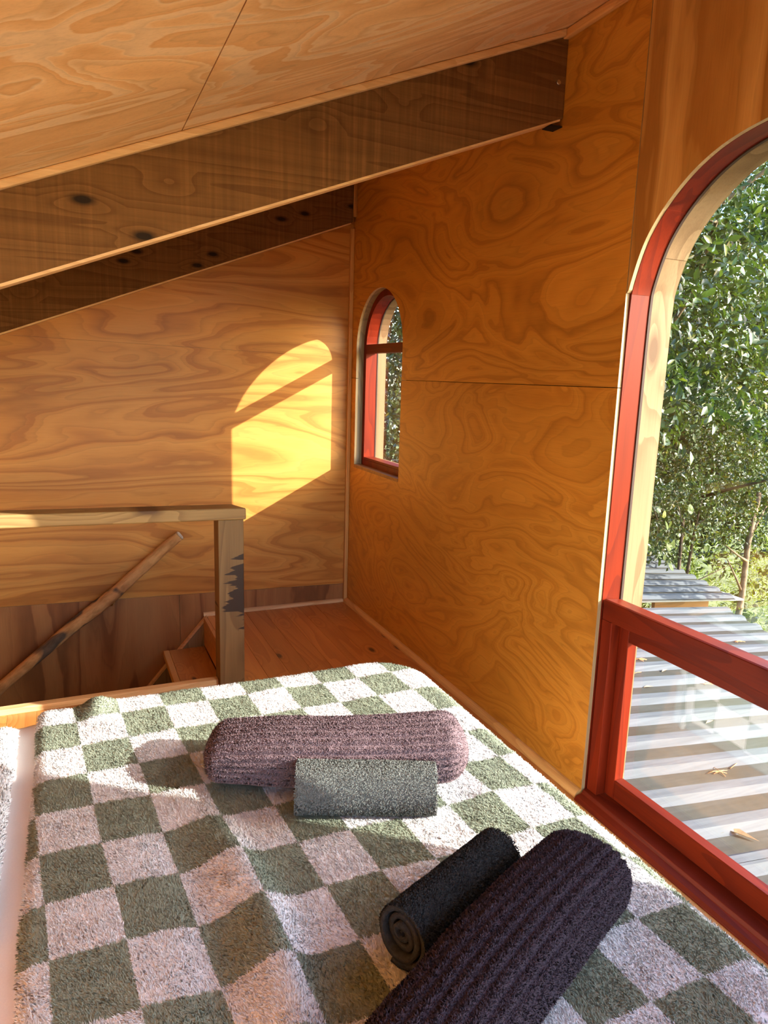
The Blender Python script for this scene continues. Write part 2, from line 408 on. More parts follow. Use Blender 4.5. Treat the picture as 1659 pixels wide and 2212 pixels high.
def check_cloth():
    n = NT('check cloth')
    ar = n.new('Attribute'); ar.attribute_name = 'root'
    ch = n.new('TexChecker'); n.l(ar.outputs['Vector'], ch.inputs['Vector']); ch.inputs['Scale'].default_value = 1.0
    ch.inputs['Color1'].default_value = (0.33, 0.365, 0.275, 1); ch.inputs['Color2'].default_value = (0.90, 0.89, 0.885, 1)
    return n.done(ch.outputs['Color'], 0.95, 0.05)
M['check'] = check_cloth()

# ------------------------------------------------------------------ the room
CEIL0, SL = 2.20, 0.405                       # ceiling height at the right wall and its slope
ceil_z = lambda x: CEIL0 + SL * x
XL, YN, ZB = -3.0, -4.45, -2.2                # left wall, near end, lower storey floor
yz = lambda u, v, w: (w, u, v)                # polygon in (y,z), extruded along x
xz = lambda u, v, w: (u, w, v)                # polygon in (x,z), extruded along y

# outline of the tall arched window (y,z), far jamb first
far = [(-1.985, 0.0), (-1.986, 0.5), (-1.987, 1.0), (-1.988, 1.30), (-1.989, 1.400), (-1.991, 1.449), (-2.001, 1.488), (-2.016, 1.532), (-2.034, 1.572), (-2.057, 1.607), (-2.086, 1.641),
       (-2.125, 1.677), (-2.173, 1.711), (-2.230, 1.739), (-2.291, 1.757), (-2.356, 1.768), (-2.45, 1.780), (-2.62, 1.788)]
def smooth_path(p, k0, sub):
    out = list(p[:k0])
    for i in range(k0, len(p) - 1):
        p0, p1, p2, p3 = p[i - 1], p[i], p[i + 1], p[min(i + 2, len(p) - 1)]
        for q in range(sub):
            t = q / sub
            out.append(tuple(0.5 * (2 * p1[c] + (p2[c] - p0[c]) * t + (2 * p0[c] - 5 * p1[c] + 4 * p2[c] - p3[c]) * t * t + (-p0[c] + 3 * p1[c] - 3 * p2[c] + p3[c]) * t ** 3) for c in (0, 1)))
    return out + [p[-1]]
far = smooth_path(far, 5, 4)
MID2 = 2 * -2.616
OUT = far + [(MID2 - y, z) for y, z in reversed(far[:-1])]

def inset(poly, d, closed=True):
    """move a (y,z) outline inwards by d"""
    n = len(poly); out = []
    area = sum(poly[i][0] * poly[(i + 1) % n][1] - poly[(i + 1) % n][0] * poly[i][1] for i in range(n))
    sgn = 1 if area > 0 else -1
    for i in range(n):
        p0, p1, p2 = poly[i - 1], poly[i], poly[(i + 1) % n]
        e1 = Vector((p1[0] - p0[0], p1[1] - p0[1])).normalized(); e2 = Vector((p2[0] - p1[0], p2[1] - p1[1])).normalized()
        n1 = Vector((-e1.y, e1.x)) * sgn; n2 = Vector((-e2.y, e2.x)) * sgn
        b = (n1 + n2); b = b / max(0.3, b.length_squared) * 2 if b.length > 1e-6 else n1
        out.append((p1[0] + b.x * d, p1[1] + b.y * d))
    return out

def ring(poly, a, b, x0, x1, mb=None, mi=0):
    """band between two insets of an outline, extruded x0..x1"""
    mb = mb or MB(); A = inset(poly, a); B = inset(poly, b); n = len(poly)
    v = [(x0, *p) for p in A] + [(x0, *p) for p in B] + [(x1, *p) for p in A] + [(x1, *p) for p in B]
    f = []
    for i in range(n):
        j = (i + 1) % n
        f += [(i, j, n + j, n + i), (2 * n + i, 3 * n + i, 3 * n + j, 2 * n + j), (n + i, n + j, 3 * n + j, 3 * n + i), (i, 2 * n + i, 2 * n + j, j)]
    return mb.add(v, f, mi)

# small arched window outline
SW_C, SW_R, SW_B = -0.350, 0.272, 0.762
SOUT = [(SW_C + SW_R, SW_B), (SW_C + SW_R, 1.204)] + [(SW_C + SW_R * math.cos(a), 1.350 + SW_R * math.sin(a)) for a in np.linspace(0, math.pi, 25)] + [(SW_C - SW_R, 1.204), (SW_C - SW_R, SW_B)]

wall_right = tag(empty('wall_right'), 'plywood wall on the right with two arched windows', 'wall', kind='structure')
S0 = SOUT[0][0]; S1 = SOUT[-1][0]
low_poly = [(0, -0.02), (0, 1.2035), (S0, 1.2035), (S0, SW_B), (S1, SW_B), (S1, 1.2035), (-1.984, 1.2065), (-1.984, -0.02)]
up_poly = [(0, 1.2055), (0, 2.25), (-1.984, 2.25), (-1.984, 1.2085), (S1, 1.2055)] + list(reversed(SOUT[2:-2])) + [(S0, 1.2055)]
# notch where the near beam enters the wall
bz = lambda x: 1.966 + 0.388 * x              # underside of the beams
arch_side = [p for p in OUT if p[1] >= 1.449]
arch_poly = [(-1.9872, 1.452), (-1.9872, 2.25), (YN, 2.25), (YN, -0.02), (OUT[-1][0], -0.02)] + list(reversed([p for p in OUT if not (p[0] > -2.3 and p[1] < 1.45)]))
for poly, mk in ((low_poly, 'ply_right'), (up_poly, 'ply_right2'), (arch_poly, 'ply_arch')):
    MB().prism(poly, yz, 0.0, 0.012, 0, 1).build('plywood_panel', [M[mk], M['ply_edge']], wall_right)
core = MB()
big_hole = inset(OUT, -0.031); sm_hole = inset(SOUT, -0.021)
core.prism([(0.15, ZB), (0.15, 2.4), (-0.98, 2.4), (-0.98, 1.0)] + [(-0.98, 0.7)] + [(S1 - 0.05, 0.7)] + [p for p in reversed(sm_hole)] + [(S0 + 0.02, 0.7), (0.10, 0.7), (0.10, ZB)], yz, 0.0135, 0.14)
core.prism([(-0.981, ZB), (-0.981, 2.4), (YN, 2.4), (YN, ZB), (-3.30, ZB), (-3.30, -0.04)] + [(p[0], max(p[1], -0.04)) for p in reversed(big_hole)] + [(-1.95, ZB)], yz, 0.0135, 0.14)
core.box(0.0135, 0.14, -3.31, -1.94, ZB, -0.042)
core.box(0.0135, 0.14, -0.99, 0.15, ZB, 0.705)
core.build('wall_core', M['core'], wall_right)

wall_back = tag(empty('wall_back'), 'plywood back wall beside the stairwell', 'wall', kind='structure')
tilt = lambda x: 0.1005 - 0.0245 * x
MB().prism([(0, tilt(0)), (0, tilt(0) + 1.205), (XL, tilt(XL) + 1.205), (XL, tilt(XL))], xz, 0.0, 0.012, 0, 1).build('plywood_panel', [M['ply_back'], M['ply_edge']], wall_back)
MB().prism([(0, tilt(0) + 1.2056), (0, 2.3), (XL, 2.3), (XL, tilt(XL) + 1.2056)], xz, 0.0, 0.012, 0, 1).build('plywood_panel', [M['ply_back'], M['ply_edge']], wall_back)
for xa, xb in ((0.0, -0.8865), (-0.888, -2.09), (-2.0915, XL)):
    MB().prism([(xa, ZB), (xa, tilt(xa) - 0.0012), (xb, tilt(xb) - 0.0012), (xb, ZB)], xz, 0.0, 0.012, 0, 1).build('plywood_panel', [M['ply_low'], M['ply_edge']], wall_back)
MB().box(XL, 0.0, 0.0135, 0.14, ZB, 2.3).build('wall_core', M['core'], wall_back)

o = MB().box(XL - 0.1, XL, YN, 0.14, ZB, 2.3).build('wall_left', M['ply_back']); tag(o, 'low plywood wall at the left end', 'wall', kind='structure')
o = MB().box(XL, 0.0, YN, 0.0, ZB - 0.05, ZB).build('floor_lower', M['tread']); tag(o, 'dark floor at the foot of the stairs', 'floor', kind='structure')
o = MB().box(XL, 0.0, YN, YN + 0.1, ZB, -0.12).build('wall_lower', M['ply_low']); tag(o, 'lower storey wall', 'wall', kind='structure')

# ceiling: two sheets above the near side, seam towards the camera
ceiling = tag(empty('ceiling'), 'sloping pale plywood ceiling', 'ceiling', kind='structure')
for xa, xb in ((0.14, -1.0765), (-1.079, XL - 0.1)):
    lo = [(xa, YN, ceil_z(xa)), (xa, 0.14, ceil_z(xa)), (xb, 0.14, ceil_z(xb)), (xb, YN, ceil_z(xb))]
    MB().hexa(lo, [(p[0], p[1], p[2] + 0.012) for p in lo]).build('plywood_panel', M['ply_ceil'], ceiling)
lo = [(0.14, YN, ceil_z(0.14) + .014), (0.14, 0.14, ceil_z(0.14) + .014), (XL - .1, 0.14, ceil_z(XL - .1) + .014), (XL - .1, YN, ceil_z(XL - .1) + .014)]
MB().hexa(lo, [(p[0], p[1], p[2] + 0.10) for p in lo]).build('roof_core', M['core'], ceiling)

# floor boards run towards the back wall
floor = tag(empty('floor'), 'varnished knotty pine floorboards', 'floor', kind='structure')
KY = -0.835                                   # front of the kerb along the stairwell
LX = -0.757                                   # edge of the landing at the stairs
xb = 0.0; k = 0
while xb > XL + 0.02:
    w = 0.0935; xa = xb; xe = max(xa - w, XL)
    if xa > LX + 0.01 and xe < LX + 0.02: xe = LX
    yend = -0.001 if xa > LX + 0.01 else KY - 0.001
    MB().box(xe + 0.0003, xa - 0.0003, YN, yend, -0.02, 0.0).build('floor_board', M['floor'], floor, 0.0008, 1)
    xb = xe; k += 1
MB().box(LX - 0.0, 0.0, -0.84, -0.001, -0.14, -0.021).build('floor_joists', M['core'], floor)
MB().box(XL, 0.0, YN, KY - 0.02, -0.14, -0.021).build('floor_joists', M['core'], floor)

def trim(n, label, mb, mat, bevel=0.003):
    return tag(mb.build('trim_%d' % n, mat, None, bevel), label, 'trim', kind='structure')
trim(1, 'square corner batten between back and right walls', MB().box(-0.020, -0.0005, -0.020, -0.0005, 0.015, 1.935), M['batten_z'])
trim(2, 'short corner batten above the back beam end', MB().box(-0.021, -0.0005, -0.048, -0.028, 1.985, 2.185), M['batten_z'])
def quarter(p0, p1, a, b, r):
    """quarter-round bead from p0 to p1; a,b are the two leg directions"""
    p0, p1, a, b = map(Vector, (p0, p1, a, b))
    sec = [Vector((0, 0, 0))] + [a * (r * math.cos(t)) + b * (r * math.sin(t)) for t in np.linspace(0, math.pi / 2, 6)]
    n = len(sec); mb = MB()
    mb.add([p0 + s for s in sec] + [p1 + s for s in sec], [(i, (i + 1) % n, n + (i + 1) % n, n + i) for i in range(n)] + [tuple(range(n)), tuple(reversed(range(n, 2 * n)))])
    return mb
o = quarter((-0.0005, -0.004, 0.0005), (-0.0005, -1.983, 0.0005), (-1, 0, 0), (0, 0, 1), 0.022).build('baseboard_right', M['batten_y']); tag(o, 'quarter-round bead along the foot of the right wall', 'trim', kind='structure')
o = quarter((-0.022, -0.0005, 0.0005), (-0.772, -0.0005, 0.0005), (0, -1, 0), (0, 0, 1), 0.017).build('baseboard_back', M['batten']); tag(o, 'thin bead along the foot of the back wall', 'trim', kind='structure')

# beams
def beam(y0, y1, label, xe=0.012):
    t = tag(empty('ceiling_beam', (0, y0, 1.96)), label, 'beam')
    xs = np.linspace(xe, XL + 0.005, 2)
    def corner(x, top): return bz(x) if not top else ceil_z(x) - 0.0015
    lo = [(xs[0], y0, corner(xs[0], 0)), (xs[0], y1, corner(xs[0], 0)), (xs[1], y1, corner(xs[1], 0)), (xs[1], y0, corner(xs[1], 0))]
    hi = [(xs[0], y0, corner(xs[0], 1)), (xs[0], y1, corner(xs[0], 1)), (xs[1], y1, corner(xs[1], 1)), (xs[1], y0, corner(xs[1], 1))]
    MB().hexa(lo, hi).build('timber', M['beam'], t, 0.003)
    # pale strip under the beam: bounce light on its underside put into the colour
    z = 0.0085
    lo2 = [(xs[0] - 0.01 if i < 2 else xs[1], p[1] + (0.0015 if p[1] == y0 else -0.001), bz(p[0]) - z) for i, p in enumerate(lo)]
    hi2 = [(p[0], p[1], p[2] + z - 0.0005) for p in lo2]
    MB().hexa(lo2, hi2).build('lit_underside', M['batten'], t)
    return t
beam1 = beam(-1.66, -1.613, 'dark rough-sawn sloping beam nearest the camera, under the pale ceiling', 0.0)
beam2 = beam(-0.048, -0.001, 'dark rough-sawn sloping beam against the back wall', -0.022)
b = MB().tube([(-0.028, -1.661, 2.055), (-0.028, -1.666, 2.055)], 0.0065, 12).build('screw', M['steel'], beam1); b['label'] = 'pale steel screw head'
MB().box(-0.040, -0.001, -1.6585, -1.6145, bz(0) - 0.024, bz(0) - 0.0215).build('gap_shade', M['core'], beam1)  # near-black block paints in the shade of the gap at the beam end
# battens where the ceiling meets beam and wall
def slope_batten(y0, y1, h, x0, x1):
    lo = [(x0, y0, ceil_z(x0) - h), (x0, y1, ceil_z(x0) - h), (x1, y1, ceil_z(x1) - h), (x1, y0, ceil_z(x1) - h)]
    return MB().hexa(lo, [(p[0], p[1], p[2] + h - 0.0005) for p in lo])
trim(3, 'pale batten along the top of the near beam', slope_batten(-1.680, -1.6605, 0.020, -0.022, XL + 0.01), M['batten'], 0.004)
trim(4, 'pale batten between ceiling and right wall', MB().hexa([(-0.0005, -1.6605, ceil_z(0) - 0.030), (-0.022, -1.6605, ceil_z(-0.022) - 0.024), (-0.022, YN, ceil_z(-0.022) - 0.024), (-0.0005, YN, ceil_z(0) - 0.030)],
     [(-0.0005, -1.6605, ceil_z(0) - 0.001), (-0.022, -1.6605, ceil_z(-0.022) - 0.001), (-0.022, YN, ceil_z(-0.022) - 0.001), (-0.0005, YN, ceil_z(0) - 0.001)]), M['batten_y'], 0.004)

# ------------------------------------------------------------------ tall arched window
w1 = tag(empty('window_1', (0.05, -2.62, 0.0)), 'tall arched red-framed window beside the bed', 'window', kind='structure')
NJ = OUT[-1][0]                               # near jamb
# frame: three lengths of red timber (far jamb, arch, near jamb) so that the joints show
def ring_part(name, mat, a, b, x0, x1, sel, gap=0.0):
    A = inset(OUT, a); B = inset(OUT, b); idx = sel; n = len(idx); mb = MB()
    v = [(x0, *A[i]) for i in idx] + [(x0, *B[i]) for i in idx] + [(x1, *A[i]) for i in idx] + [(x1, *B[i]) for i in idx]
    f = []
    for i in range(n - 1):
        j = i + 1
        f += [(i, j, n + j, n + i), (2 * n + i, 3 * n + i, 3 * n + j, 2 * n + j), (n + i, n + j, 3 * n + j, 3 * n + i), (i, 2 * n + i, 2 * n + j, j)]
    f += [(0, n, 3 * n, 2 * n), (n - 1, 3 * n - 1, 4 * n - 1, 2 * n - 1)]
    mb.add(v, f, 0, True); o = mb.build(name, mat, w1)
    o.data.shade_smooth(); o.data.set_sharp_from_angle(angle=0.6)
    return o
n_ = len(far); N_ = len(OUT)
j1 = 5; j2 = 5 + 4 * 5                         # joints of the arch: spring, and about halfway up the curve
spans = [(0, j1, 'jamb', 'red_z'), (j1, j2, 'arch_frame', 'red_z'), (j2, N_ - 1 - j2, 'arch_frame', 'red'), (N_ - 1 - j2, N_ - 1 - j1, 'arch_frame', 'red_z'), (N_ - 1 - j1, N_ - 1, 'jamb', 'red_z')]
for q, (ia, ib, nm, mk) in enumerate(spans):
    ring_part(nm, M[mk], -0.030, 0.0005 + 0.0006 * (q % 2), 0.0125, 0.076, list(range(ia, ib + 1)))
ring_part('glazing_bead', M['gasket'], -0.030, 0.0035, 0.0762, 0.0845, list(range(0, N_)))
for q, (ia, ib) in enumerate(((0, j1 + 9), (j1 + 9, N_ - 1 - j1 - 9), (N_ - 1 - j1 - 9, N_ - 1))):
    ring_part('outer_lining', M['pale'], -0.030, 0.0015 + 0.001 * (q % 2), 0.0847, 0.160, list(range(ia, ib + 1)))
# upper pane
up = [p for p in inset(OUT, 0.0) if p[1] > 0.7]
up = [(-1.984, 0.60)] + up + [(NJ + 0.001, 0.60)]
MB().prism(up, yz, 0.0785, 0.0825).build('pane', M['glass'], w1)
# mid rail
yA, yB = -1.9915, NJ + 0.0065
MB().prism([(0.0135, 0.560), (0.0135, 0.616), (0.020, 0.6185), (0.0755, 0.612), (0.0755, 0.560)], lambda u, v, w: (u, w, v), yA, yB).build('rail', M['red'], w1, 0.0015)
# lower sub-frame and sash
for s, ya in ((1, yA), (-1, yB)):
    MB().box(0.0135, 0.050, min(ya, ya - s * 0.040), max(ya, ya - s * 0.040), 0.028, 0.5595).build('inner_stile', M['red_z'], w1, 0.001, 1)
sash = w1
yC, yD = yA - 0.0415, yB + 0.0415
MB().box(0.043, 0.0755, yC - 0.036, yC, 0.032, 0.552).build('sash_stile', M['red_z'], w1, 0.0015, 1)
MB().box(0.043, 0.0755, yD, yD + 0.036, 0.032, 0.552).build('sash_stile', M['red_z'], w1, 0.0015, 1)
MB().box(0.044, 0.0755, yD + 0.0365, yC - 0.0365, 0.032, 0.092).build('sash_rail', M['red'], w1, 0.0015, 1)
MB().box(0.044, 0.0755, yD + 0.0365, yC - 0.0365, 0.512, 0.5555).build('sash_rail', M['red'], w1, 0.0015, 1)
MB().box(0.0755, 0.0795, yD + 0.02, yC - 0.02, 0.05, 0.54).build('pane', M['glass'], w1)
# sill with a rounded nose
MB().prism([(-0.030, -0.022), (-0.030, 0.004), (-0.022, 0.012), (-0.004, 0.016), (0.002, 0.026), (0.0755, 0.031), (0.0755, -0.022)], lambda u, v, w: (u, w, v), -1.990, NJ + 0.006).build('sill', M['red'], w1, 0.001, 1)

# ------------------------------------------------------------------ small arched window
w2 = tag(empty('window_2', (0.05, SW_C, 0.76)), 'small arched window near the far corner', 'window', kind='structure')
def sring(name, mat, a, b, x0, x1): return ring(SOUT, a, b, x0, x1).build(name, mat, w2)
sring('reveal', M['grey_wood'], -0.020, 0.0, 0.0125, 0.040)
sring('frame', M['red_z'], -0.020, 0.031, 0.0402, 0.100)
sring('glazing_bead', M['gasket'], -0.020, 0.033, 0.1002, 0.106)
sring('outer_lining', M['pale'], -0.020, 0.031, 0.1062, 0.150)
MB().box(0.0405, 0.092, S1 + 0.0315, S0 - 0.0315, 1.329, 1.372).build('rail', M['red'], w2, 0.001, 1)
MB().box(0.0405, 0.096, S1 + 0.0315, S0 - 0.0315, SW_B + 0.0315, SW_B + 0.044).build('bottom_rail', M['red'], w2, 0.001, 1)
MB().box(-0.002, 0.040, S1 + 0.0005, S0 - 0.0005, SW_B - 0.012, SW_B + 0.0035).build('sill', M['fascia'], w2, 0.001, 1)
MB().prism(inset(SOUT, 0.008), yz, 0.101, 0.105).build('pane', M['glass'], w2)

# ------------------------------------------------------------------ stairs, guard rail, handrail
stairs = tag(empty('staircase', (-0.76, -0.42, -0.15)), 'steep pine stairs dropping left from the landing', 'staircase')
MB().box(LX - 0.018, LX - 0.0005, -0.764, -0.031, -0.145, -0.0005).build('riser', M['tread'], stairs, 0.001, 1)
for k in range(9):
    x1 = LX - 0.019 - 0.178 * k; z = -0.150 - 0.205 * k
    t = MB().box(x1 - 0.172, x1, -0.764, -0.033, z - 0.03, z).build('tread', M['tread'], stairs, 0.0015, 1)
    MB().box(x1 - 0.200, x1 - 0.1725, -0.765, -0.031, z - 0.032, z + 0.001).build('nosing', M['batten_y'], t, 0.003, 2)
for y0 in (-0.030, -0.7945):
    x0, z0 = LX - 0.002, -0.012
    L = 1.75; s = 0.205 / 0.178
    poly = [(x0, z0), (x0 - L, z0 - L * s), (x0 - L, z0 - L * s - 0.30), (x0, z0 - 0.30)]
    MB().prism(poly, xz, y0, y0 + 0.028).build('stringer', M['grey_wood'], stairs)
    MB().prism([(x0, z0 + 0.003), (x0 - L, z0 - L * s + 0.003), (x0 - L, z0 - L * s + 0.018), (x0, z0 + 0.018)], xz, y0, y0 + 0.0285).build('stringer_cap', M['batten'], stairs)
kerb = MB().box(XL + 0.01, -0.8555, KY - 0.0, KY + 0.034, -0.139, 0.020).build('stairwell_kerb', M['batten'], None, 0.002)
tag(kerb, 'low pine kerb board along the edge of the stairwell behind the bed', 'kerb')

guard = tag(empty('guard_rail', (-0.804, -0.81, 0.0)), 'timber guard rail of square post and flat cap above the stairwell', 'railing')
MB().box(-0.853, -0.756, -0.856, -0.766, 0.0005, 0.6675).build('post', M['post'], guard, 0.003)
x0, x1 = -0.749, XL + 0.01
zc = lambda x: 0.668 - (x + 0.749) * 0.016
cap = MB().hexa([(x0, -0.872, zc(x0)), (x0, -0.792, zc(x0)), (x1, -0.775, zc(x1)), (x1, -0.872, zc(x1))],
                [(x0 - 0.0, -0.872, zc(x0) + 0.045), (x0 - 0.035, -0.775, zc(x0) + 0.045), (x1, -0.775, zc(x1) + 0.048), (x1, -0.872, zc(x1) + 0.048)])
cap.build('cap', M['rail_wood'], guard, 0.005)

hr = tag(empty('handrail', (-1.19, -0.08, 0.18)), 'crooked peeled-branch handrail on the back wall over the stairs', 'handrail')
pts = [(-0.893, -0.085, 0.440), (-0.955, -0.083, 0.392), (-1.036, -0.080, 0.318), (-1.11, -0.078, 0.255), (-1.186, -0.078, 0.186), (-1.275, -0.076, 0.118), (-1.361, -0.078, 0.056), (-1.473, -0.080, -0.036), (-1.593, -0.080, -0.133), (-1.69, -0.080, -0.212), (-1.86, -0.08, -0.36), (-2.1, -0.08, -0.58)]
rad = [0.0235, 0.026, 0.0275, 0.0285, 0.030, 0.0325, 0.031, 0.0275, 0.026, 0.026, 0.026, 0.026]
pp = []; rr = []
for i in range(len(pts) - 1):
    for q in range(4):
        t = q / 4; pp.append(Vector(pts[i]).lerp(Vector(pts[i + 1]), t)); rr.append((rad[i] * (1 - t) + rad[i + 1] * t) * (1 + random.uniform(-0.03, 0.03)))
pp.append(Vector(pts[-1])); rr.append(rad[-1])
MB().tube(pp, rr, 14).build('branch', M['stick'], hr)
e = MB().tube([pp[0] + (pp[0] - pp[1]).normalized() * 0.0005, pp[0] + (pp[0] - pp[1]).normalized() * 0.008, pp[0] + (pp[0] - pp[1]).normalized() * 0.012], [0.0235, 0.0225, 0.014], 12).build('cut_end', M['cut'], hr); e['label'] = 'pale grey sawn end'
for px_, pz_ in ((-1.205, 0.146), (-1.80, -0.37)):
    br = MB(); br.tube([(px_, -0.0005, pz_ - 0.022), (px_, -0.008, pz_ - 0.022)], 0.019, 16)
    br.tube([(px_, -0.008, pz_ - 0.022), (px_, -0.045, pz_ - 0.030), (px_, -0.068, pz_ - 0.018), (px_ + 0.004, -0.074, pz_ + 0.004)], 0.0065, 10)
    b_ = br.build('bracket', M['brass'], hr); b_['label'] = 'small brass bracket'

# ------------------------------------------------------------------ bed
BX1, BY1, BX0, BY0, BTOP = -0.448, -1.690, -2.75, -3.30, 0.388
bed = tag(empty('bed', (-1.5, -2.5, 0)), 'low double bed pushed near the tall window', 'bed')
MB().box(BX0 + 0.03, BX1 - 0.03, BY0 + 0.03, BY1 - 0.03, 0.0005, 0.17).build('base', M['bed_base'], bed, 0.01)
MB().box(BX0 + 0.012, BX1 - 0.022, BY0 + 0.012, BY1 - 0.022, 0.1705, BTOP - 0.016).build('mattress', M['sheet'], bed, 0.045, 4)

def vnoise(x, y, f, seed):
    """cheap smooth pseudo-noise from summed sines"""
    r = np.random.default_rng(seed); s = np.zeros_like(x)
    for i in range(6):
        a = r.uniform(0, 2 * np.pi); k = f * r.uniform(0.6, 1.5)
        s += np.sin((x * np.cos(a) + y * np.sin(a)) * k + r.uniform(0, 6.28))
    return s / 6.0

RD_ = 0.05
def drape(a, b, x0, x1, y0, y1, top, rc=0.16):
    """flat cloth coordinates -> point on a bed top with rounded edges hanging over the sides"""
    cx, cy = (x0 + x1) / 2, (y0 + y1) / 2; hx, hy = (x1 - x0) / 2 - rc, (y1 - y0) / 2 - rc
    qx = np.abs(a - cx) - hx; qy = np.abs(b - cy) - hy
    mx, my = np.maximum(qx, 0), np.maximum(qy, 0)
    ln = np.sqrt(mx * mx + my * my) + 1e-9
    d = ln + np.minimum(np.maximum(qx, qy), 0) - rc
    gx = np.where(ln > 1e-6, mx / ln, (qx > qy) * 1.0) * np.sign(a - cx); gy = np.where(ln > 1e-6, my / ln, (qy >= qx) * 1.0) * np.sign(b - cy)
    s = np.maximum(d + RD_, 0)
    th = np.minimum(s / RD_, np.pi / 2)
    hor = RD_ * np.sin(th); drop = RD_ * (1 - np.cos(th)) + np.maximum(s - RD_ * np.pi / 2, 0)
    return a - gx * s + gx * hor, b - gy * s + gy * hor, top - drop

ridge = np.array([(-1.172, -2.15), (-1.165, -2.216), (-1.141, -2.339), (-1.121, -2.439), (-1.111, -2.563), (-1.115, -2.677), (-1.125, -2.80), (-1.13, -3.1)])
BLX = -1.452                                   # left hem of the blanket
def blanket(a, b):
    x, y, z = drape(a, b, -9.0, BX1, BY0, BY1, 0.403)
    z = z + 0.0030 * vnoise(a, b, 14.0, 3) + 0.0012 * vnoise(a, b, 40.0, 4)
    rx = np.interp(-b, -ridge[:, 1], ridge[:, 0])
    dx = a - rx
    amp = np.interp(-b, [2.08, 2.25, 2.45, 2.75], [0.0, 0.006, 0.026, 0.024])
    z = z + amp * np.where(dx < 0, np.exp(-(dx / 0.045) ** 2), np.exp(-(dx / 0.030) ** 2)) - amp * 0.35 * np.exp(-((dx + 0.085) / 0.035) ** 2)
    # small rumples at the far left corner and the right half
    z = z + 0.022 * np.exp(-((a + 1.32) / 0.035) ** 2 - ((b + 1.745) / 0.05) ** 2) - 0.010 * np.exp(-((a + 1.365) / 0.03) ** 2 - ((b + 1.76) / 0.05) ** 2)
    z = z + 0.007 * np.exp(-((a + 0.62) / 0.05) ** 2 - ((b + 2.42) / 0.06) ** 2) + 0.006 * np.exp(-((a + 0.9) / 0.06) ** 2 - ((b + 1.80) / 0.05) ** 2)
    # rolled left hem
    e = np.clip((BLX + 0.024 - a) / 0.024, 0, 1)
    z = z - 0.017 * (1 - np.sqrt(np.maximum(1 - e * e, 0)))
    x = x + 0.006 * vnoise(b, b * 0 + 1.0, 22.0, 8) * (e > 0)
    return np.stack([x, y, z], -1)
def normals(fn, a, b, h=1.5e-3):
    du = fn(a + h, b) - fn(a - h, b); dv = fn(a, b + h) - fn(a, b - h)
    n = np.cross(du, dv); n /= (np.linalg.norm(n, axis=-1, keepdims=True) + 1e-12)
    return n
def root_uv(a, b):
    u = (a + 1.320 + 0.080 * (b + 2.40)) / 0.1015 + 1.02 + 0.05 * vnoise(a, b, 18, 21)
    v = (b + 1.805) / 0.1225 + 0.05 * vnoise(a, b, 18, 22)
    return u, v

def blades(P, N, lean, length, width, rootv, soft=0.75, flat=0.45, joint=True):
    """a thin curved two-joint tuft at every point"""
    n = len(P)
    N = N / np.linalg.norm(N, axis=1, keepdims=True)
    d = N + lean; d /= np.linalg.norm(d, axis=1, keepdims=True)
    r = N + rng.normal(size=(n, 3)) * flat; side = np.cross(d, r); side /= np.linalg.norm(side, axis=1, keepdims=True)
    L = length[:, None]; W = (width / 2)[:, None]
    midp = P + d * L * 0.55
    d2 = d + lean * 0.8 + rng.normal(size=(n, 3)) * 0.25; d2 /= np.linalg.norm(d2, axis=1, keepdims=True)
    tip = midp + d2 * L * 0.5
    V = np.stack([P - side * W, P + side * W, midp - side * W * 0.85, midp + side * W * 0.85, tip], 1).reshape(-1, 3)
    i = np.arange(n)[:, None] * 5
    T = np.concatenate([i + np.array([[0, 1, 3]]), i + np.array([[0, 3, 2]]), i + np.array([[2, 3, 4]])]) if joint else np.concatenate([i + np.array([[0, 1, 4]])])
    fn = np.cross(side, d2); fn *= np.sign((fn * N).sum(1, keepdims=True) + 1e-9)
    nn = N * soft + fn * (1 - soft) + rng.normal(size=(n, 3)) * 0.07; nn /= np.linalg.norm(nn, axis=1, keepdims=True)
    A = {'root': np.repeat(rootv, 5, 0), 'nrm': np.repeat(nn, 5, 0)}
    return V, T, A

# blanket
bl = None
av = np.arange(BLX, BX1 + 0.33, 0.008); bv = np.arange(BY0 + 0.0, BY1 + 0.33, 0.008)
aa, bb = np.meshgrid(av, bv, indexing='ij'); aa = aa.ravel(); bb = bb.ravel()
P = blanket(aa, bb); u, v = root_uv(aa, bb)
me = mesh_np('check_blanket', P, grid_tris(len(av), len(bv)), {'root': np.stack([u, v, u * 0 + 0.5], 1)}, True)
blk = link('check_blanket', me, M['check'])
tag(blk, 'fluffy green and white check blanket spread over the bed', 'blanket')
sol = blk.modifiers.new('thick', 'SOLIDIFY'); sol.thickness = 0.010; sol.offset = -1
def sample_blanket(n, a0, a1, b0, b1, lmin, lmax, w):
    a = rng.uniform(a0, a1, n); b = rng.uniform(b0, b1, n)
    P = blanket(a, b); N = normals(blanket, a, b)
    N = np.where(N[:, 2:3] < -0.2, -N, N)
    u, v = root_uv(a, b)
    ang = 2.5 + 0.7 * vnoise(a, b, 30, 31) + 1.0 * vnoise(a, b, 90, 32)
    P = P + N * (0.0012 * vnoise(a, b, 420, 35) + 0.0010 * vnoise(a, b, 170, 36))[:, None]
    ln = np.stack([np.cos(ang), np.sin(ang), 0 * ang], 1) * (0.9 + 0.4 * vnoise(a, b, 60, 33))[:, None] + rng.normal(size=(n, 3)) * 0.5
    return blades(P, N, ln, rng.uniform(lmin, lmax, n), rng.uniform(0.8, 1.25, n) * w, np.stack([u, v, rng.random(n)], 1), 0.90)
parts = [sample_blanket(480000, BLX, BX1 + 0.06, -2.98, BY1 + 0.06, 0.0032, 0.0066, 0.0014), sample_blanket(16000, BLX, BX1 + 0.06, BY0, -2.98, 0.005, 0.008, 0.0034)]
off = 0; VV = []; TT = []; AR = []; AN = []
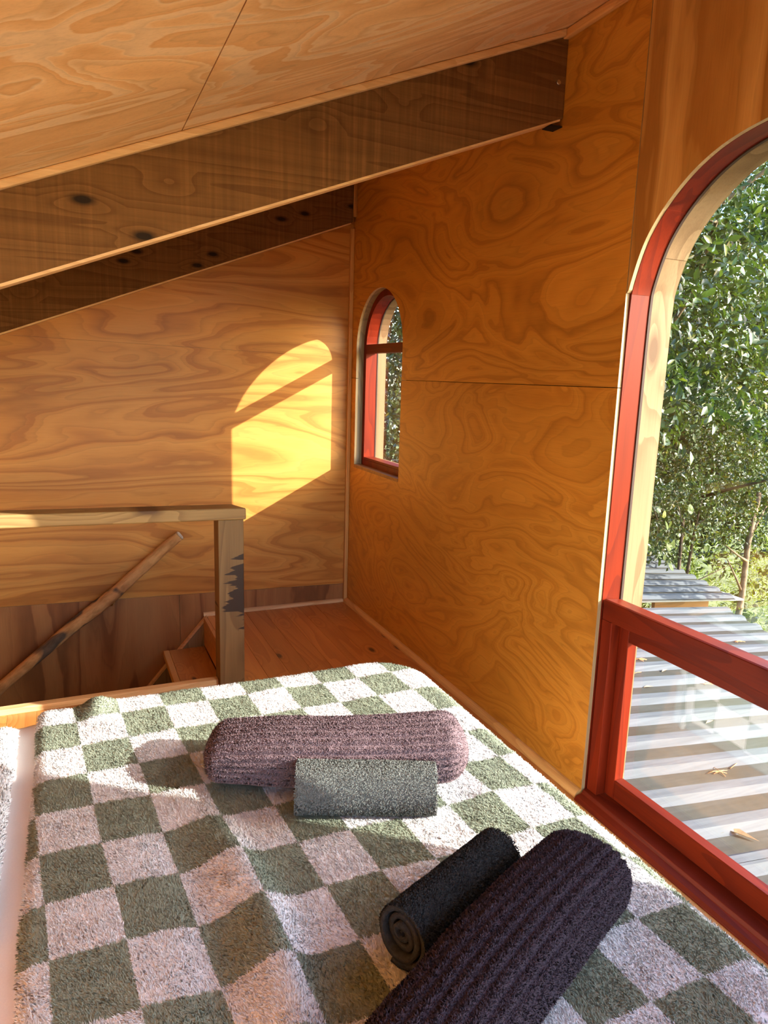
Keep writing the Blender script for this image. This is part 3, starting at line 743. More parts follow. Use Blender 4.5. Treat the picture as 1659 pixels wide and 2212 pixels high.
for V, T, A in parts:
    VV.append(V); TT.append(T + off); off += len(V); AR.append(A['root']); AN.append(A['nrm'])
me = mesh_np('pile', np.concatenate(VV), np.concatenate(TT), {'root': np.concatenate(AR), 'nrm': np.concatenate(AN)})
o = link('pile', me, M['pile'], blk); o['kind'] = 'stuff'

# fitted sheet left of the blanket, with soft folds
def sheetf(a, b):
    x, y, z = drape(a, b, BX0, BX1 - 0.02, BY0 + 0.01, BY1 - 0.01, BTOP - 0.008, 0.12)
    z = z + 0.003 * vnoise(a, b * 0.35, 26, 41) + 0.008 * np.exp(-((a + 1.545 - 0.03 * np.sin(b * 5)) / 0.022) ** 2) - 0.004 * np.exp(-((a + 1.49) / 0.02) ** 2)
    return np.stack([x, y, z], -1)
av = np.arange(BX0 - 0.16, -1.30, 0.012); bv = np.arange(BY0 - 0.14, BY1 + 0.14, 0.012)
aa, bb = np.meshgrid(av, bv, indexing='ij')
me = mesh_np('bed_sheet', sheetf(aa.ravel(), bb.ravel()), grid_tris(len(av), len(bv)), None, True)
tag(link('bed_sheet', me, M['sheet']), 'plain white cotton sheet showing left of the check blanket', 'sheet')

# white fleece throw at the left edge
def throwf(a, b):
    ex = np.clip((a + 1.492 + 0.03) / 0.03, 0, 1); ey = np.clip((b + 1.775 + 0.03) / 0.03, 0, 1)
    top = 0.407 + 0.006 * vnoise(a, b, 20, 51)
    z = top - 0.020 * (1 - np.sqrt(np.maximum(1 - ex ** 2, 0))) - 0.020 * (1 - np.sqrt(np.maximum(1 - ey ** 2, 0)))
    return np.stack([a + 0.004 * vnoise(b, b * 0, 60, 52), b + 0 * a, z], -1)
av = np.arange(-1.95, -1.4915, 0.01); bv = np.arange(-2.45, -1.7745, 0.01)
aa, bb = np.meshgrid(av, bv, indexing='ij')
me = mesh_np('fleece_throw', throwf(aa.ravel(), bb.ravel()), grid_tris(len(av), len(bv)), None, True)
th_ = link('fleece_throw', me, M['sheet']); tag(th_, 'white fleece throw lying on the sheet at the left edge', 'throw')
sol = th_.modifiers.new('thick', 'SOLIDIFY'); sol.thickness = 0.010; sol.offset = -1
n = 62000; a = np.concatenate([rng.uniform(-1.62, -1.492, 38000), rng.uniform(-1.95, -1.62, 24000)]); b = rng.uniform(-2.45, -1.775, n)
N = normals(throwf, a, b)
V, T, A = blades(throwf(a, b), N, rng.normal(size=(n, 3)) * 0.5 + np.array([-0.6, 0.5, 0]), rng.uniform(0.004, 0.008, n), np.full(n, 0.0020), np.stack([a, b, rng.random(n)], 1), 0.8)
o = link('pile', mesh_np('pile', V, T, A), M['white_pile'], th_); o['kind'] = 'stuff'

# ------------------------------------------------------------------ towels
def towel_frame(p, q):
    p = Vector(p); q = Vector(q); ax = q - p; L = ax.length; ux = ax.normalized()
    w = Vector((0, 0, 1)).cross(ux).normalized(); h = ux.cross(w)
    return np.array(p), np.array(ux), np.array(w), np.array(h), L

def big_towel(name, label, p, q, sw, sh, mat, pmat, ribs, seed, npile, endr=(0.05, 0.05), rise=(0, 0), taper=(1, 1), dents=(), bend=0.0):
    p0, ux, wv, hv, L = towel_frame(p, q)
    def fn(t, th):
        c, s = np.cos(th), np.sin(th)
        k = (np.abs(c) ** 2.5 + np.abs(s) ** 2.5) ** (-1 / 2.5)
        cap = np.ones_like(t)
        capt = np.ones_like(t)
        for e, er, et in ((t, endr[0], endr[0] if len(endr) < 3 else endr[2]), (L - t, endr[1], endr[1])):
            cap = np.where(e < er, np.sqrt(np.maximum(1 - ((er - e) / er) ** 2.4, 0)), cap)
            capt = np.where(e < et, 0.30 + 0.70 * np.sqrt(np.maximum(1 - ((et - e) / et) ** 2.0, 0)), capt)
        cap = 0.06 + 0.94 * cap
        tw = np.interp(t / L, [0, 1], taper)
        amp = 1 + 0.022 * np.cos(th * ribs + 0.8 * np.sin(t * 9)) + 0.028 * vnoise(t * 1.0, th * 0.08, 30, seed) + 0.012 * vnoise(t, th * 0.1, 110, seed + 1)
        for (dt, dth, dr, dd) in dents:
            amp = amp - dd * np.exp(-((t - dt) / dr) ** 2 - ((th - dth) / (dr * 9)) ** 2)
        R = k * amp * cap * tw
        lift = np.interp(t / L, [0, 0.5, 1], [rise[0], 0, rise[1]])
        bd = bend * ((t / L - 0.5) ** 2)
        return p0 + ux * t[..., None] + wv * (R * c * sw + bd)[..., None] + hv * (R * s * sh * np.where(s > 0, capt, 1.0) + lift)[..., None]
    tt = np.concatenate([np.linspace(0, 1, 14, endpoint=False) ** 1.6 * endr[0], np.linspace(endr[0], L - endr[1], 90, endpoint=False), L - (np.linspace(1, 0, 15) ** 1.6) * endr[1]])
    hh = np.linspace(0, 2 * np.pi, 120, endpoint=False)
    a, b = np.meshgrid(tt, hh, indexing='ij')
    V = fn(a.ravel(), b.ravel()); T = grid_tris(len(tt), len(hh), True)
    nv = len(V)
    caps = []
    V = np.concatenate([V, V[:len(hh)].mean(0, keepdims=True), V[-len(hh):].mean(0, keepdims=True)])
    k = np.arange(len(hh)); base = (len(tt) - 1) * len(hh)
    T = np.concatenate([T, np.stack([k * 0 + nv, k, (k + 1) % len(hh)], 1), np.stack([k * 0 + nv + 1, base + (k + 1) % len(hh), base + k], 1)])
    ob = link(name, mesh_np(name, V, T, None, True), mat); tag(ob, label, 'towel', 'rolled towels on the bed')
    t = rng.uniform(0, L, npile); th = rng.uniform(-0.35, np.pi + 0.5, npile)
    P = fn(t, th); h = 1.5e-3
    du = fn(np.minimum(t + h, L), th) - fn(np.maximum(t - h, 0), th); dv = fn(t, th + h * 12) - fn(t, th - h * 12)
    N = np.cross(du, dv); N /= (np.linalg.norm(N, axis=1, keepdims=True) + 1e-12)
    ctr = p0 + ux * t[:, None]; N *= np.sign(((P - ctr) * N).sum(1, keepdims=True) + 1e-12)
    rib = 0.5 + 0.5 * np.cos(th * ribs + 0.8 * np.sin(t * 9))
    ln = rng.normal(size=(npile, 3)) * 0.5
    V, T, A = blades(P, N, ln, (0.0014 + 0.0024 * np.clip(rib * 1.3, 0, 1)) * rng.uniform(0.7, 1.3, npile), rng.uniform(0.0012, 0.0020, npile), np.stack([t, th, rng.random(npile)], 1), 0.55)
    o = link('terry_loops', mesh_np('terry_loops', V, T, A), pmat, ob); o['kind'] = 'stuff'
    return ob

def roll_towel(name, label, p, q, rad, pitch, th, mat, pmat, npile, seed, start=0.0, squash=(1.0, 1.0)):
    p0, ux, wv, hv, L = towel_frame(p, q)
    turns = (rad - 0.006) / pitch; ph = np.linspace(0, 2 * np.pi * turns, int(turns * 40))
    def sec(ph, off):
        r = 0.006 + pitch * ph / (2 * np.pi) + off
        a = ph - 2 * np.pi * turns + start
        return np.stack([r * np.cos(a) * squash[0], r * np.sin(a) * squash[1]], -1)
    outer = sec(ph, 0.0); inner = sec(ph, -th)
    loop = np.concatenate([outer, inner[::-1]]); m_ = len(loop)
    ts = np.linspace(0, L, 30)
    def place(s2, t, jit=0.0):
        w = 1 + 0.05 * vnoise(t, s2[..., 0] * 3, 25, seed) + 0.02 * vnoise(t, s2[..., 1] * 5, 90, seed + 2)
        return p0 + ux * t[..., None] + wv * (s2[..., 0] * w)[..., None] + hv * (s2[..., 1] * w)[..., None]
    V = []
    layer = np.concatenate([ph, ph[::-1]])
    for i, t in enumerate(ts):
        sh = 0.0035 * np.sin(layer * 0.7 + seed) - 0.004 * (layer < 2 * np.pi * (turns - 1.2)) * 1.0
        tt = t + np.where(i == 0, -sh, np.where(i == len(ts) - 1, sh, 0.0))
        V.append(place(loop, np.broadcast_to(tt, (m_,))))
    V = np.concatenate(V)
    T = grid_tris(len(ts), m_, True)
    h2 = len(outer); k = np.arange(h2 - 1)
    capA = np.concatenate([np.stack([k, k + 1, m_ - 2 - k], 1), np.stack([k, m_ - 2 - k, m_ - 1 - k], 1)])
    T = np.concatenate([T, capA, capA[:, ::-1] + (len(ts) - 1) * m_])
    ob = link(name, mesh_np(name, V, T, None, True), mat); tag(ob, label, 'towel', 'rolled towels on the bed')
    ph_ = 2 * np.pi * turns - rng.uniform(0, 2 * np.pi, npile) ; t = rng.uniform(0.0, L, npile)
    s2 = sec(ph_, 0.0); P = place(s2, t)
    nn = s2 / np.linalg.norm(s2, axis=1, keepdims=True)
    N = wv * nn[:, :1] + hv * nn[:, 1:]
    V, T, A = blades(P, N, rng.normal(size=(npile, 3)) * 0.55, rng.uniform(0.0018, 0.0036, npile), rng.uniform(0.0012, 0.0020, npile), np.stack([t, ph_, rng.random(npile)], 1), 0.5)
    o = link('terry_loops', mesh_np('terry_loops', V, T, A), pmat, ob); o['kind'] = 'stuff'
    return ob

big_towel('bath_towel', 'mauve ribbed bath towel rolled up in the sun behind the grey roll', (-1.130, -2.150, 0.462), (-0.630, -2.345, 0.464), 0.088, 0.0545, M['purple'], M['purple_pile'], 26, 61, 95000, (0.035, 0.05, 0.22), (-0.002, 0.004), (0.97, 1.02), dents=((0.50, 1.35, 0.018, 0.22),), bend=0.10)
roll_towel('face_towel', 'small grey face towel rolled in the sun in front of the mauve roll', (-0.990, -2.322, 0.455), (-0.745, -2.420, 0.454), 0.051, 0.0125, 0.0095, M['grey'], M['grey_pile'], 52000, 71, -1.9)
big_towel('bath_towel', 'dark plum ribbed bath towel, the largest roll, lying in shadow', (-1.090, -2.950, 0.470), (-0.612, -2.708, 0.470), 0.070, 0.062, M['plum'], M['plum_pile'], 26, 81, 120000, (0.05, 0.06), (0, 0), (1.0, 0.98), bend=-0.05)
roll_towel('face_towel', 'small charcoal face towel rolled beside the plum roll, coiled end showing', (-0.966, -2.734, 0.458), (-0.742, -2.636, 0.458), 0.050, 0.0120, 0.0085, M['char'], M['char_pile'], 52000, 91, -1.25, (0.95, 1.0))

# ------------------------------------------------------------------ outside
RD2 = Vector((0.995, -0.066, -0.0715)).normalized(); RP = Vector((0.066, 0.998, -0.005)); RP = (RP - RD2 * RP.dot(RD2)).normalized(); RN = RD2.cross(RP).normalized()
def roof_sheet(parent, P0, s0, s1, l0, lend, pitch=0.172, phase=0.645, hgt=0.019):
    """one trapezoidal metal sheet; lend(s) gives where its eave lies"""
    prof = []
    k0 = math.floor((s0 - phase) / pitch) - 1
    k = k0
    while True:
        c = phase + k * pitch
        for d, h in ((-0.048, 0.0), (-0.022, hgt), (0.022, hgt), (0.048, 0.0)): prof.append((c + d, h))
        k += 1
        if c > s1: break
    ss = np.array([p[0] for p in prof]); hh_ = np.array([p[1] for p in prof])
    prof = [(s0, float(np.interp(s0, ss, hh_)))] + [p for p in prof if s0 < p[0] < s1] + [(s1, float(np.interp(s1, ss, hh_)))]
    P0 = Vector(P0); n = len(prof); V = []
    for off_ in (0.0, -0.0012):
        for end in (0, 1):
            for s_, h in prof: V.append(P0 + RD2 * (lend(s_) if end else l0) + RP * s_ + RN * (h + off_))
    F = []; MI = []
    for j in range(n - 1):
        flat_ = 1 if (prof[j][1] == 0 and prof[j + 1][1] == 0) else 0
        F += [(j, n + j, n + j + 1, j + 1), (2 * n + j, 2 * n + j + 1, 3 * n + j + 1, 3 * n + j), (j, j + 1, 2 * n + j + 1, 2 * n + j), (n + j, 3 * n + j, 3 * n + j + 1, n + j + 1)]
        MI += [flat_] * 4
    F += [(0, 2 * n, 3 * n, n), (n - 1, 2 * n - 1, 4 * n - 1, 3 * n - 1)]; MI += [0, 0]
    mb = MB()
    for f, mi in zip(F, MI): mb.f.append(list(f)); mb.mi.append(mi); mb.sm.append(False)
    mb.v = [tuple(p) for p in V]
    return mb.build('metal_sheet', [M['roof'], M['roof_pan']], parent)
roof = tag(empty('metal_roof', (0.2, -2.4, -0.1)), 'sunlit corrugated metal lean-to roof just below the tall window', 'roof')
P0 = (0.12, -2.4, -0.10)
eave = lambda s: 2.24 + max(-0.2, (s - 1.6)) * 0.30
for s0, s1 in ((-2.4, -1.60), (-1.602, -0.74), (-0.742, 0.12), (0.118, 0.98), (0.978, 1.84), (1.838, 2.44)):
    roof_sheet(roof, P0, s0, s1, 0.05, eave)
roof2 = tag(empty('shed_roof', (1.5, 0.5, -0.2)), 'shaded second corrugated roof behind the sunlit one', 'roof')
P1 = (0.12, -2.4, -0.055)
for s0, s1 in ((2.46, 3.25), (3.248, 4.1)):
    roof_sheet(roof2, P1, s0, s1, 0.05, lambda s: 2.62 + (s - 2.4) * 0.30)
MB().hexa([(2.30, 0.03, -0.315), (2.78, 0.0, -0.345), (2.78, 0.03, -0.345), (2.30, 0.06, -0.315)], [(2.30, 0.03, -0.245), (2.78, 0.0, -0.278), (2.78, 0.03, -0.278), (2.30, 0.06, -0.245)]).build('fascia_board', M['fascia'], roof2)
MB().hexa([(1.9, -0.03, -0.205), (3.02, -0.09, -0.283), (3.02, 0.10, -0.283), (1.9, 0.10, -0.205)], [(1.9, -0.03, -0.195), (3.02, -0.09, -0.272), (3.02, 0.10, -0.272), (1.9, 0.10, -0.195)]).build('flashing', plain('flashing metal', (0.42, 0.43, 0.43, 1), 0.5, 0.5, 0.3, 0.2, 5), roof2)
# litter lying on the sunlit roof
def on_roof(x, y, h=0.0):
    n = RN; z = P0[2] - (n.x * (x - P0[0]) + n.y * (y - P0[1])) / n.z
    return Vector((x, y, z)) + n * h
def roof_point(l, s, h=0.002): return Vector(P0) + RD2 * l + RP * s + RN * h
litter = [
    ((0.566, 0.57), 'n', 'bunch of orange pine needles, the largest litter on the metal roof'),
    ((0.674, 0.596), 't', 'thin pale twig on the metal roof beside the orange pine needles'),
    ((1.083, 1.599), 'n', 'dark clump of needles on the roof just below the mid rail'),
    ((1.101, 1.443), 'd', 'small pale dry leaf on the roof right of the dark needle clump'),
    ((0.894, 1.426), 't', 'single orange needle on the roof beside the pale window lining'),
    ((0.859, 1.277), 'd', 'tan leaf scrap on the roof below the single orange needle'),
    ((1.211, 1.269), 'n', 'faint tan needles high on the roof below the right part of the rail'),
    ((0.87, 0.916), 'd', 'tiny tan leaf alone in the middle of the metal roof'),
    ((1.961, 1.788), 'n', 'dark litter near the eave, seen just above the mid rail'),
    ((0.328, 0.243), 'b', 'curled brown leaf lying closest to the window bottom, the larger one'),
    ((0.276, 0.268), 'd', 'small brown leaf scrap left of the larger curled leaf')]
for i, ((l, s), kk, lab) in enumerate(litter):
    h0 = 0.003
    c = roof_point(l, s, h0); t = (RD2 * random.uniform(0.7, 1) + RP * random.uniform(-0.4, 0.4)).normalized()
    mb = MB()
    if kk == 'n':
        for q in range(5):
            t2 = (RD2 * random.uniform(-1, 1) + RP * random.uniform(-0.5, 0.5)).normalized(); o2 = RD2 * random.uniform(-.02, .02)
            mb.tube([c + o2 - t2 * 0.03, c + o2 + RN * random.uniform(0.002, 0.007), c + o2 + t2 * 0.035], [0.0014, 0.0016, 0.0008], 5)
        ob = mb.build('pine_needles', M['needle']); cat = 'needles'
    elif kk == 't':
        mb.tube([c - t * 0.04, c + RN * 0.004, c + t * 0.04 + RP * 0.006, c + t * 0.07], [0.0018, 0.0018, 0.0016, 0.001], 5); ob = mb.build('twig', M['needle']); cat = 'twig'
    else:
        k = 1.7 if kk == 'b' else 0.9
        if kk == 'b': t = (RD2 * 0.55 - RP * 0.8).normalized()
        sd = t.cross(RN)
        vv = [c - t * 0.03 * k, c - t * 0.005 * k + sd * 0.008 * k + RN * 0.006 * k, c + t * 0.03 * k + RN * 0.004, c - t * 0.005 * k - sd * 0.008 * k + RN * 0.007 * k, c + RN * 0.0015]
        mb.add(vv, [(0, 4, 1), (1, 4, 2), (2, 4, 3), (3, 4, 0)]); ob = mb.build('dry_leaf', M['dryleaf']); cat = 'leaf'
    tag(ob, lab, cat)
o = MB().box(0.2, 60, -40, 60, -2.62, -2.6).build('ground', M['dirt']); tag(o, 'grassy ground below the trees', 'ground', kind='structure')
o = MB().box(-40, 0.2, 0.16, 60, -2.62, -2.6).build('ground_far', M['dirt']); tag(o, 'grassy ground behind the cabin', 'ground', kind='structure')

def leaf_template(w=0.42, fold=0.16, curl=0.12):
    """oval leaf of unit length along +x, folded on the midrib"""
    xs = [0.0, 0.22, 0.55, 0.84, 1.0]; ws = [0.0, 0.34, 0.5, 0.30, 0.0]
    V = []
    for x, q in zip(xs, ws): V.append((x, 0, -curl * x * x))
    for sg in (1, -1):
        for x, q in zip(xs[1:4], ws[1:4]): V.append((x, sg * q * w, fold * q - curl * x * x))
    V = np.array(V)
    T = [(0, 1, 5), (1, 6, 5), (1, 2, 6), (2, 7, 6), (2, 3, 7), (3, 4, 7)]
    T += [(0, 8, 1), (1, 8, 9), (1, 9, 2), (2, 9, 10), (2, 10, 3), (3, 10, 4)]
    return V, np.array(T)

def leaf_low(w=0.42, fold=0.16, tri=4):
    V = np.array([(0, 0, 0), (0.5, 0, -0.03), (0.48, w * 0.5, fold * 0.5), (0.48, -w * 0.5, fold * 0.5), (1.0, 0, -0.12)])
    return V, (np.array([(0, 1, 2), (1, 4, 2), (0, 3, 1), (1, 3, 4)]) if tri == 4 else np.array([(0, 3, 2), (3, 4, 2)]))

def sprays(n_sprays, per, centre_fn, size, droop=0.2, face=(0.75, -0.6, 0.5)):
    """leaf positions and frames: twigs with leaves set around them"""
    c, out = centre_fn(n_sprays)
    out = out + rng.normal(size=(n_sprays, 3)) * 0.5 + np.array([0, 0, 0.15]); out /= np.linalg.norm(out, axis=1, keepdims=True)
    c = np.repeat(c, per, 0); out = np.repeat(out, per, 0); n = len(c)
    along = np.tile(np.linspace(0.0, 1.0, per), n_sprays)[:, None]
    pos = c + out * along * size * 2.4 * rng.uniform(0.8, 1.2, (n, 1))
    r = rng.normal(size=(n, 3)); r -= (r * out).sum(1, keepdims=True) * out; r /= np.linalg.norm(r, axis=1, keepdims=True)
    d = out * (0.25 + 0.6 * along) + r * (1.0 - 0.35 * along) - np.array([0, 0, droop]); d /= np.linalg.norm(d, axis=1, keepdims=True)
    up = np.array(face) + rng.normal(size=(n, 3)) * 0.55
    y = np.cross(up, d); y /= np.linalg.norm(y, axis=1, keepdims=True); z = np.cross(d, y)
    s = size * rng.uniform(0.65, 1.2, n)
    return pos, d, y, z, s

CAMP = np.array([-1.352, -3.498, 1.22])
def in_view(p):
    az = np.arctan2(p[:, 0] - CAMP[0], p[:, 1] - CAMP[1]); return (az > math.radians(41)) & (az < math.radians(54))

def foliage(tree, mat, pos, d, y, z, s, tmpl, low, nparts):
    V0, T0 = tmpl
    order = np.linalg.norm(pos - CAMP, axis=1) + np.where(in_view(pos), 0, 50)
    idx = np.argsort(order); near = idx[:nparts]; rest = idx[nparts:]
    me = mesh_np('leaf', V0, T0, {'rnd': np.zeros((len(V0), 3))}, True); me.materials.append(mat)
    base = Vector(tree.location)
    for k in near:
        o = bpy.data.objects.new('leaf', me); COL.objects.link(o); o.parent = tree
        R = Matrix((Vector(d[k]), Vector(y[k]), Vector(z[k]))).transposed().to_4x4()
        o.matrix_local = Matrix.Translation(Vector(pos[k]) - base) @ R @ Matrix.Scale(float(s[k]), 4)
    V0, T0 = low
    V = pos[rest][:, None, :] + s[rest][:, None, None] * (V0[None, :, 0:1] * d[rest][:, None, :] + V0[None, :, 1:2] * y[rest][:, None, :] + V0[None, :, 2:3] * z[rest][:, None, :])
    n = len(rest); m_ = len(V0)
    T = (np.arange(n) * m_)[:, None, None] + T0[None]
    rnd = np.repeat(rng.random((n, 1)), m_, 0)
    me2 = mesh_np('foliage', V.reshape(-1, 3), T.reshape(-1, 3), {'rnd': np.concatenate([rnd, rnd * 0, rnd * 0], 1)}, True)
    o = link('foliage', me2, mat, tree); o['kind'] = 'stuff'

def blob(cs, rs, shell=0.55, keep=None):
    cs = np.array(cs); rs = np.array(rs); w = rs.prod(1); w = w / w.sum()
    def fn(n):
        k = rng.choice(len(cs), n * 3, p=w); v = rng.normal(size=(n * 3, 3)); v /= np.linalg.norm(v, axis=1, keepdims=True)
        r = rng.uniform(shell ** 3, 1, n * 3) ** (1 / 3)
        p = cs[k] + v * r[:, None] * rs[k]
        ok = (p[:, 1] > -0.77 * p[:, 0] + 0.75) & ((p[:, 1] > -0.6) | ((p[:, 0] > 2.9) & (p[:, 1] > -1.4)))      # stay clear of the sun's way to the windows
        if keep is not None: ok &= keep(p)
        p = p[ok][:n]; v = v[ok][:n]
        while len(p) < n:
            p = np.concatenate([p, p[:n - len(p)]]); v = np.concatenate([v, v[:n - len(v)]])
        return p, v
    return fn

def branch(tree, pts, r0, r1, mat, name='branch'):
    pts = [Vector(p) for p in pts]; q = []
    for i in range(len(pts) - 1):
        for t in (0, 0.34, 0.67): q.append(pts[i].lerp(pts[i + 1], t) + Vector((random.uniform(-1, 1), random.uniform(-1, 1), random.uniform(-1, 1))) * r0 * 0.5)
    q.append(pts[-1])
    rr = np.linspace(r0, r1, len(q))
    return MB().tube(q, list(rr), 7).build(name, mat, tree)

# tall broad-leaved tree
t1 = tag(empty('broad_leaved_tree', (3.6, 1.9, -2.6)), 'tall glossy broad-leaved tree filling the arched window', 'tree')
branch(t1, [(3.6, 1.9, -2.6), (3.5, 1.85, -0.6), (3.3, 1.7, 0.8), (3.2, 1.6, 2.2), (3.0, 1.6, 3.8)], 0.11, 0.04, M['bark_dark'], 'trunk')
for pts in ([(3.4, 1.75, 0.6), (2.9, 1.0, 1.35), (2.2, 0.45, 1.55), (1.5, 0.25, 1.75)], [(3.3, 1.7, 1.0), (3.3, 1.0, 1.9), (2.9, 0.4, 2.35), (2.4, 0.1, 2.3)],
            [(3.25, 1.65, 1.8), (3.0, 1.0, 2.8), (2.6, 0.6, 3.4)], [(3.4, 1.8, 0.2), (2.7, 1.4, 0.7), (2.0, 1.1, 1.0)], [(3.2, 1.6, 2.2), (4.0, 0.9, 3.0), (4.4, 0.5, 3.3)]):
    branch(t1, pts, 0.026, 0.008, M['bark'])
A = sprays(900, 9, blob([(2.55, 0.35, 1.75), (3.0, 0.5, 2.9), (2.2, 0.7, 1.2), (3.4, 0.6, 1.7), (2.6, 0.9, 3.9)], [(0.85, 0.55, 0.75), (1.0, 0.6, 0.9), (0.8, 0.5, 0.7), (0.8, 0.6, 0.9), (1.1, 0.8, 0.9)], 0.2), 0.088)
B = sprays(3600, 9, blob([(3.4, 1.9, 1.6), (3.8, 2.0, 3.2), (2.4, 1.7, 2.2), (4.4, 1.4, 2.2)], [(1.5, 0.9, 1.5), (1.6, 1.0, 1.6), (1.2, 0.8, 1.6), (1.0, 0.9, 1.8)], 0.2), 0.066)
foliage(t1, M['leaf_big'], *[np.concatenate([a, b]) for a, b in zip(A, B)], leaf_template(0.46), leaf_low(0.48), 300)

# dense small-leaved shrub below it
t2 = tag(empty('dense_shrub', (3.2, 1.3, -2.6)), 'dense small-leaved shrub hanging over the metal roofs', 'shrub')
for pts in ([(3.2, 1.3, -2.6), (3.1, 1.25, -0.9), (2.9, 1.1, 0.2)], [(3.4, 1.35, -2.6), (3.6, 1.0, -0.8), (3.5, 0.8, 0.3)], [(3.0, 1.2, -0.4), (2.5, 0.8, 0.3), (2.1, 0.5, 0.35)]):
    branch(t2, pts, 0.03, 0.008, M['bark_dark'], 'stem')
A = sprays(4200, 9, blob([(2.6, 1.05, 0.55), (3.3, 0.95, 0.65), (2.1, 1.3, 0.3), (3.9, 0.8, 0.6), (2.9, 1.5, 0.2), (2.35, 0.55, 0.28), (2.85, 0.6, 0.25), (2.6, 1.1, -0.1)], [(0.8, 0.55, 0.60), (0.7, 0.5, 0.62), (0.7, 0.5, 0.5), (0.7, 0.6, 0.8), (1.0, 0.6, 0.5), (0.55, 0.40, 0.36), (0.5, 0.4, 0.38), (0.9, 0.4, 0.4)], 0.25, lambda p: p[:, 2] > -0.12 + 0.04 * np.sin(p[:, 0] * 9)), 0.036)
B = sprays(330, 9, blob([(3.75, -0.75, 0.75), (3.3, -0.45, 0.55)], [(0.55, 0.4, 0.4), (0.4, 0.35, 0.35)], 0.1), 0.045)
A = [np.concatenate([a, b]) for a, b in zip(A, B)]
branch(t2, [(3.5, 0.8, 0.3), (3.6, 0.1, 0.6), (3.7, -0.8, 0.7)], 0.014, 0.006, M['bark_dark'], 'stem')
foliage(t2, M['leaf_small'], *A, leaf_template(0.55), leaf_low(0.55), 300)

# heart-leaved vine trailing in front of the shrub
t3 = tag(empty('trailing_vine', (2.3, 0.6, 0.3)), 'trailing vine with large yellow-green leaves below the shrub', 'vine')
for x, y_, ln in ((2.05, 0.45, 0.5), (2.30, 0.40, 0.62), (2.55, 0.35, 0.35), (2.75, 0.30, 0.40), (2.2, 0.40, 0.9)):
    branch(t3, [(x, y_ + 0.1, 0.45), (x + 0.03, y_, 0.40 - ln * 0.5), (x + 0.01, y_ - 0.03, 0.40 - ln)], 0.004, 0.002, M['bark'], 'stem')
n = 46; pos = np.stack([rng.uniform(1.95, 3.05, n), rng.uniform(0.22, 0.5, n), rng.uniform(-0.10, 0.42, n)], 1)
pos[:, 1] = np.maximum(pos[:, 1], -0.6)
d = np.stack([rng.normal(size=n) * 0.5, rng.normal(size=n) * 0.3 - 0.3, -np.ones(n)], 1); d /= np.linalg.norm(d, axis=1, keepdims=True)
upv = np.array([0.3, -1, 0.4]) + rng.normal(size=(n, 3)) * 0.3; y_ = np.cross(upv, d); y_ /= np.linalg.norm(y_, axis=1, keepdims=True); z_ = np.cross(d, y_)
V0, T0 = leaf_template(0.85, 0.1, 0.1)
lm = mesh_np('leaf', V0, T0, {'rnd': np.zeros((len(V0), 3))}, True); lm.materials.append(M['leaf_vine'])
for k in range(n):
    o = bpy.data.objects.new('leaf', lm); COL.objects.link(o); o.parent = t3
    o.matrix_local = Matrix.Translation(Vector(pos[k]) - Vector(t3.location)) @ Matrix((Vector(d[k]), Vector(y_[k]), Vector(z_[k]))).transposed().to_4x4() @ Matrix.Scale(random.uniform(0.05, 0.085), 4)

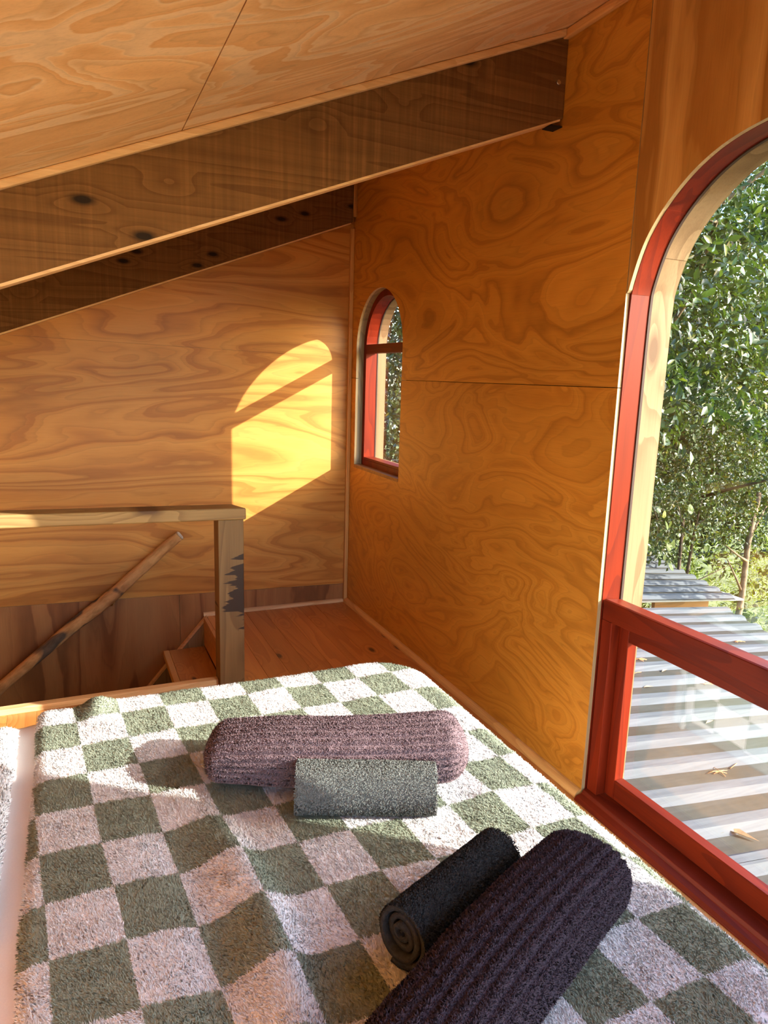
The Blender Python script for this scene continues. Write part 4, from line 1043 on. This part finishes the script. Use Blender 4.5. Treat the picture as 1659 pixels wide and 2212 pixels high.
# sunlit ferny undergrowth and leaning trunks beyond the eave
t4 = tag(empty('fern_clump', (4.2, 1.2, -2.6)), 'sunlit yellow-green ferny undergrowth beyond the eave', 'undergrowth')
A = sprays(1500, 8, blob([(4.0, 1.0, -1.2), (4.9, 1.2, -1.1), (3.6, 1.6, -1.0), (5.2, 0.6, -1.3)], [(0.7, 0.6, 1.0), (0.8, 0.7, 1.1), (0.7, 0.6, 1.0), (0.8, 0.6, 1.0)], 0.2), 0.055)
foliage(t4, M['fern'], *A, leaf_template(0.22), leaf_low(0.22), 300)
for i, (pts, r, lab) in enumerate(((((3.55, 0.35, -2.6), (3.62, 0.42, -0.9), (3.95, 0.62, 0.35)), 0.035, 'brown leaning trunk right of the shed roof'), (((3.05, 0.55, -2.6), (3.08, 0.55, -0.8), (3.2, 0.7, 0.3)), 0.020, 'thin dark upright trunk between shed roof and ferns'))):
    tr = tag(empty('bare_trunk', pts[0]), lab, 'trunk'); branch(tr, pts, r, r * 0.6, M['bark'] if i == 0 else M['bark_dark'], 'trunk')
    for q in range(4):
        b0 = Vector(pts[1]).lerp(Vector(pts[2]), 0.15 + 0.2 * q); branch(tr, [b0, b0 + Vector((random.uniform(-.3, .4), random.uniform(-.3, .3), random.uniform(.05, .3)))], r * 0.35, r * 0.12, M['bark'] if i == 0 else M['bark_dark'])

# tree seen through the small window
t5 = tag(empty('slender_tree', (1.0, 2.3, -2.6)), 'slender leafy tree seen through the small window', 'tree')
branch(t5, [(1.0, 2.3, -2.6), (0.98, 2.25, 0.0), (1.05, 2.3, 2.8)], 0.05, 0.02, M['bark_dark'], 'trunk')
branch(t5, [(0.80, 1.9, 0.9), (0.86, 1.85, 1.4), (1.0, 2.0, 1.9)], 0.014, 0.008, M['bark'])
A = sprays(900, 8, blob([(0.85, 1.9, 1.4), (0.9, 2.2, 0.4), (1.1, 2.4, 2.2), (0.9, 2.8, 1.0)], [(0.7, 0.5, 0.8), (0.7, 0.5, 0.9), (0.8, 0.6, 0.8), (0.9, 0.5, 1.4)], 0.2), 0.055)
foliage(t5, M['leaf_small'], *A, leaf_template(0.5), leaf_low(0.5), 200)
# far row of trees so that gaps show leaves more often than sky
t6 = tag(empty('far_trees', (6.5, 5.5, -2.6)), 'dark mass of trees behind the nearer foliage', 'trees', kind='stuff')
A = sprays(6500, 8, blob([(5.6, 4.4, 0.0), (6.6, 3.6, 1.0), (4.0, 5.5, 1.0), (7.5, 3.0, 0.5), (2.2, 6.0, 0.8), (5.0, 4.6, 3.6), (6.6, 4.0, 3.6)], [(1.6, 1.0, 2.6), (1.5, 1.0, 2.2), (1.6, 1.0, 2.4), (1.4, 1.0, 2.6), (2.0, 1.0, 2.8), (1.8, 1.0, 2.2), (1.8, 1.0, 2.0)], 0.2), 0.13)
foliage(t6, M['leaf_small'], *A, leaf_template(0.5), leaf_low(0.55, 0.16, 2), 0)
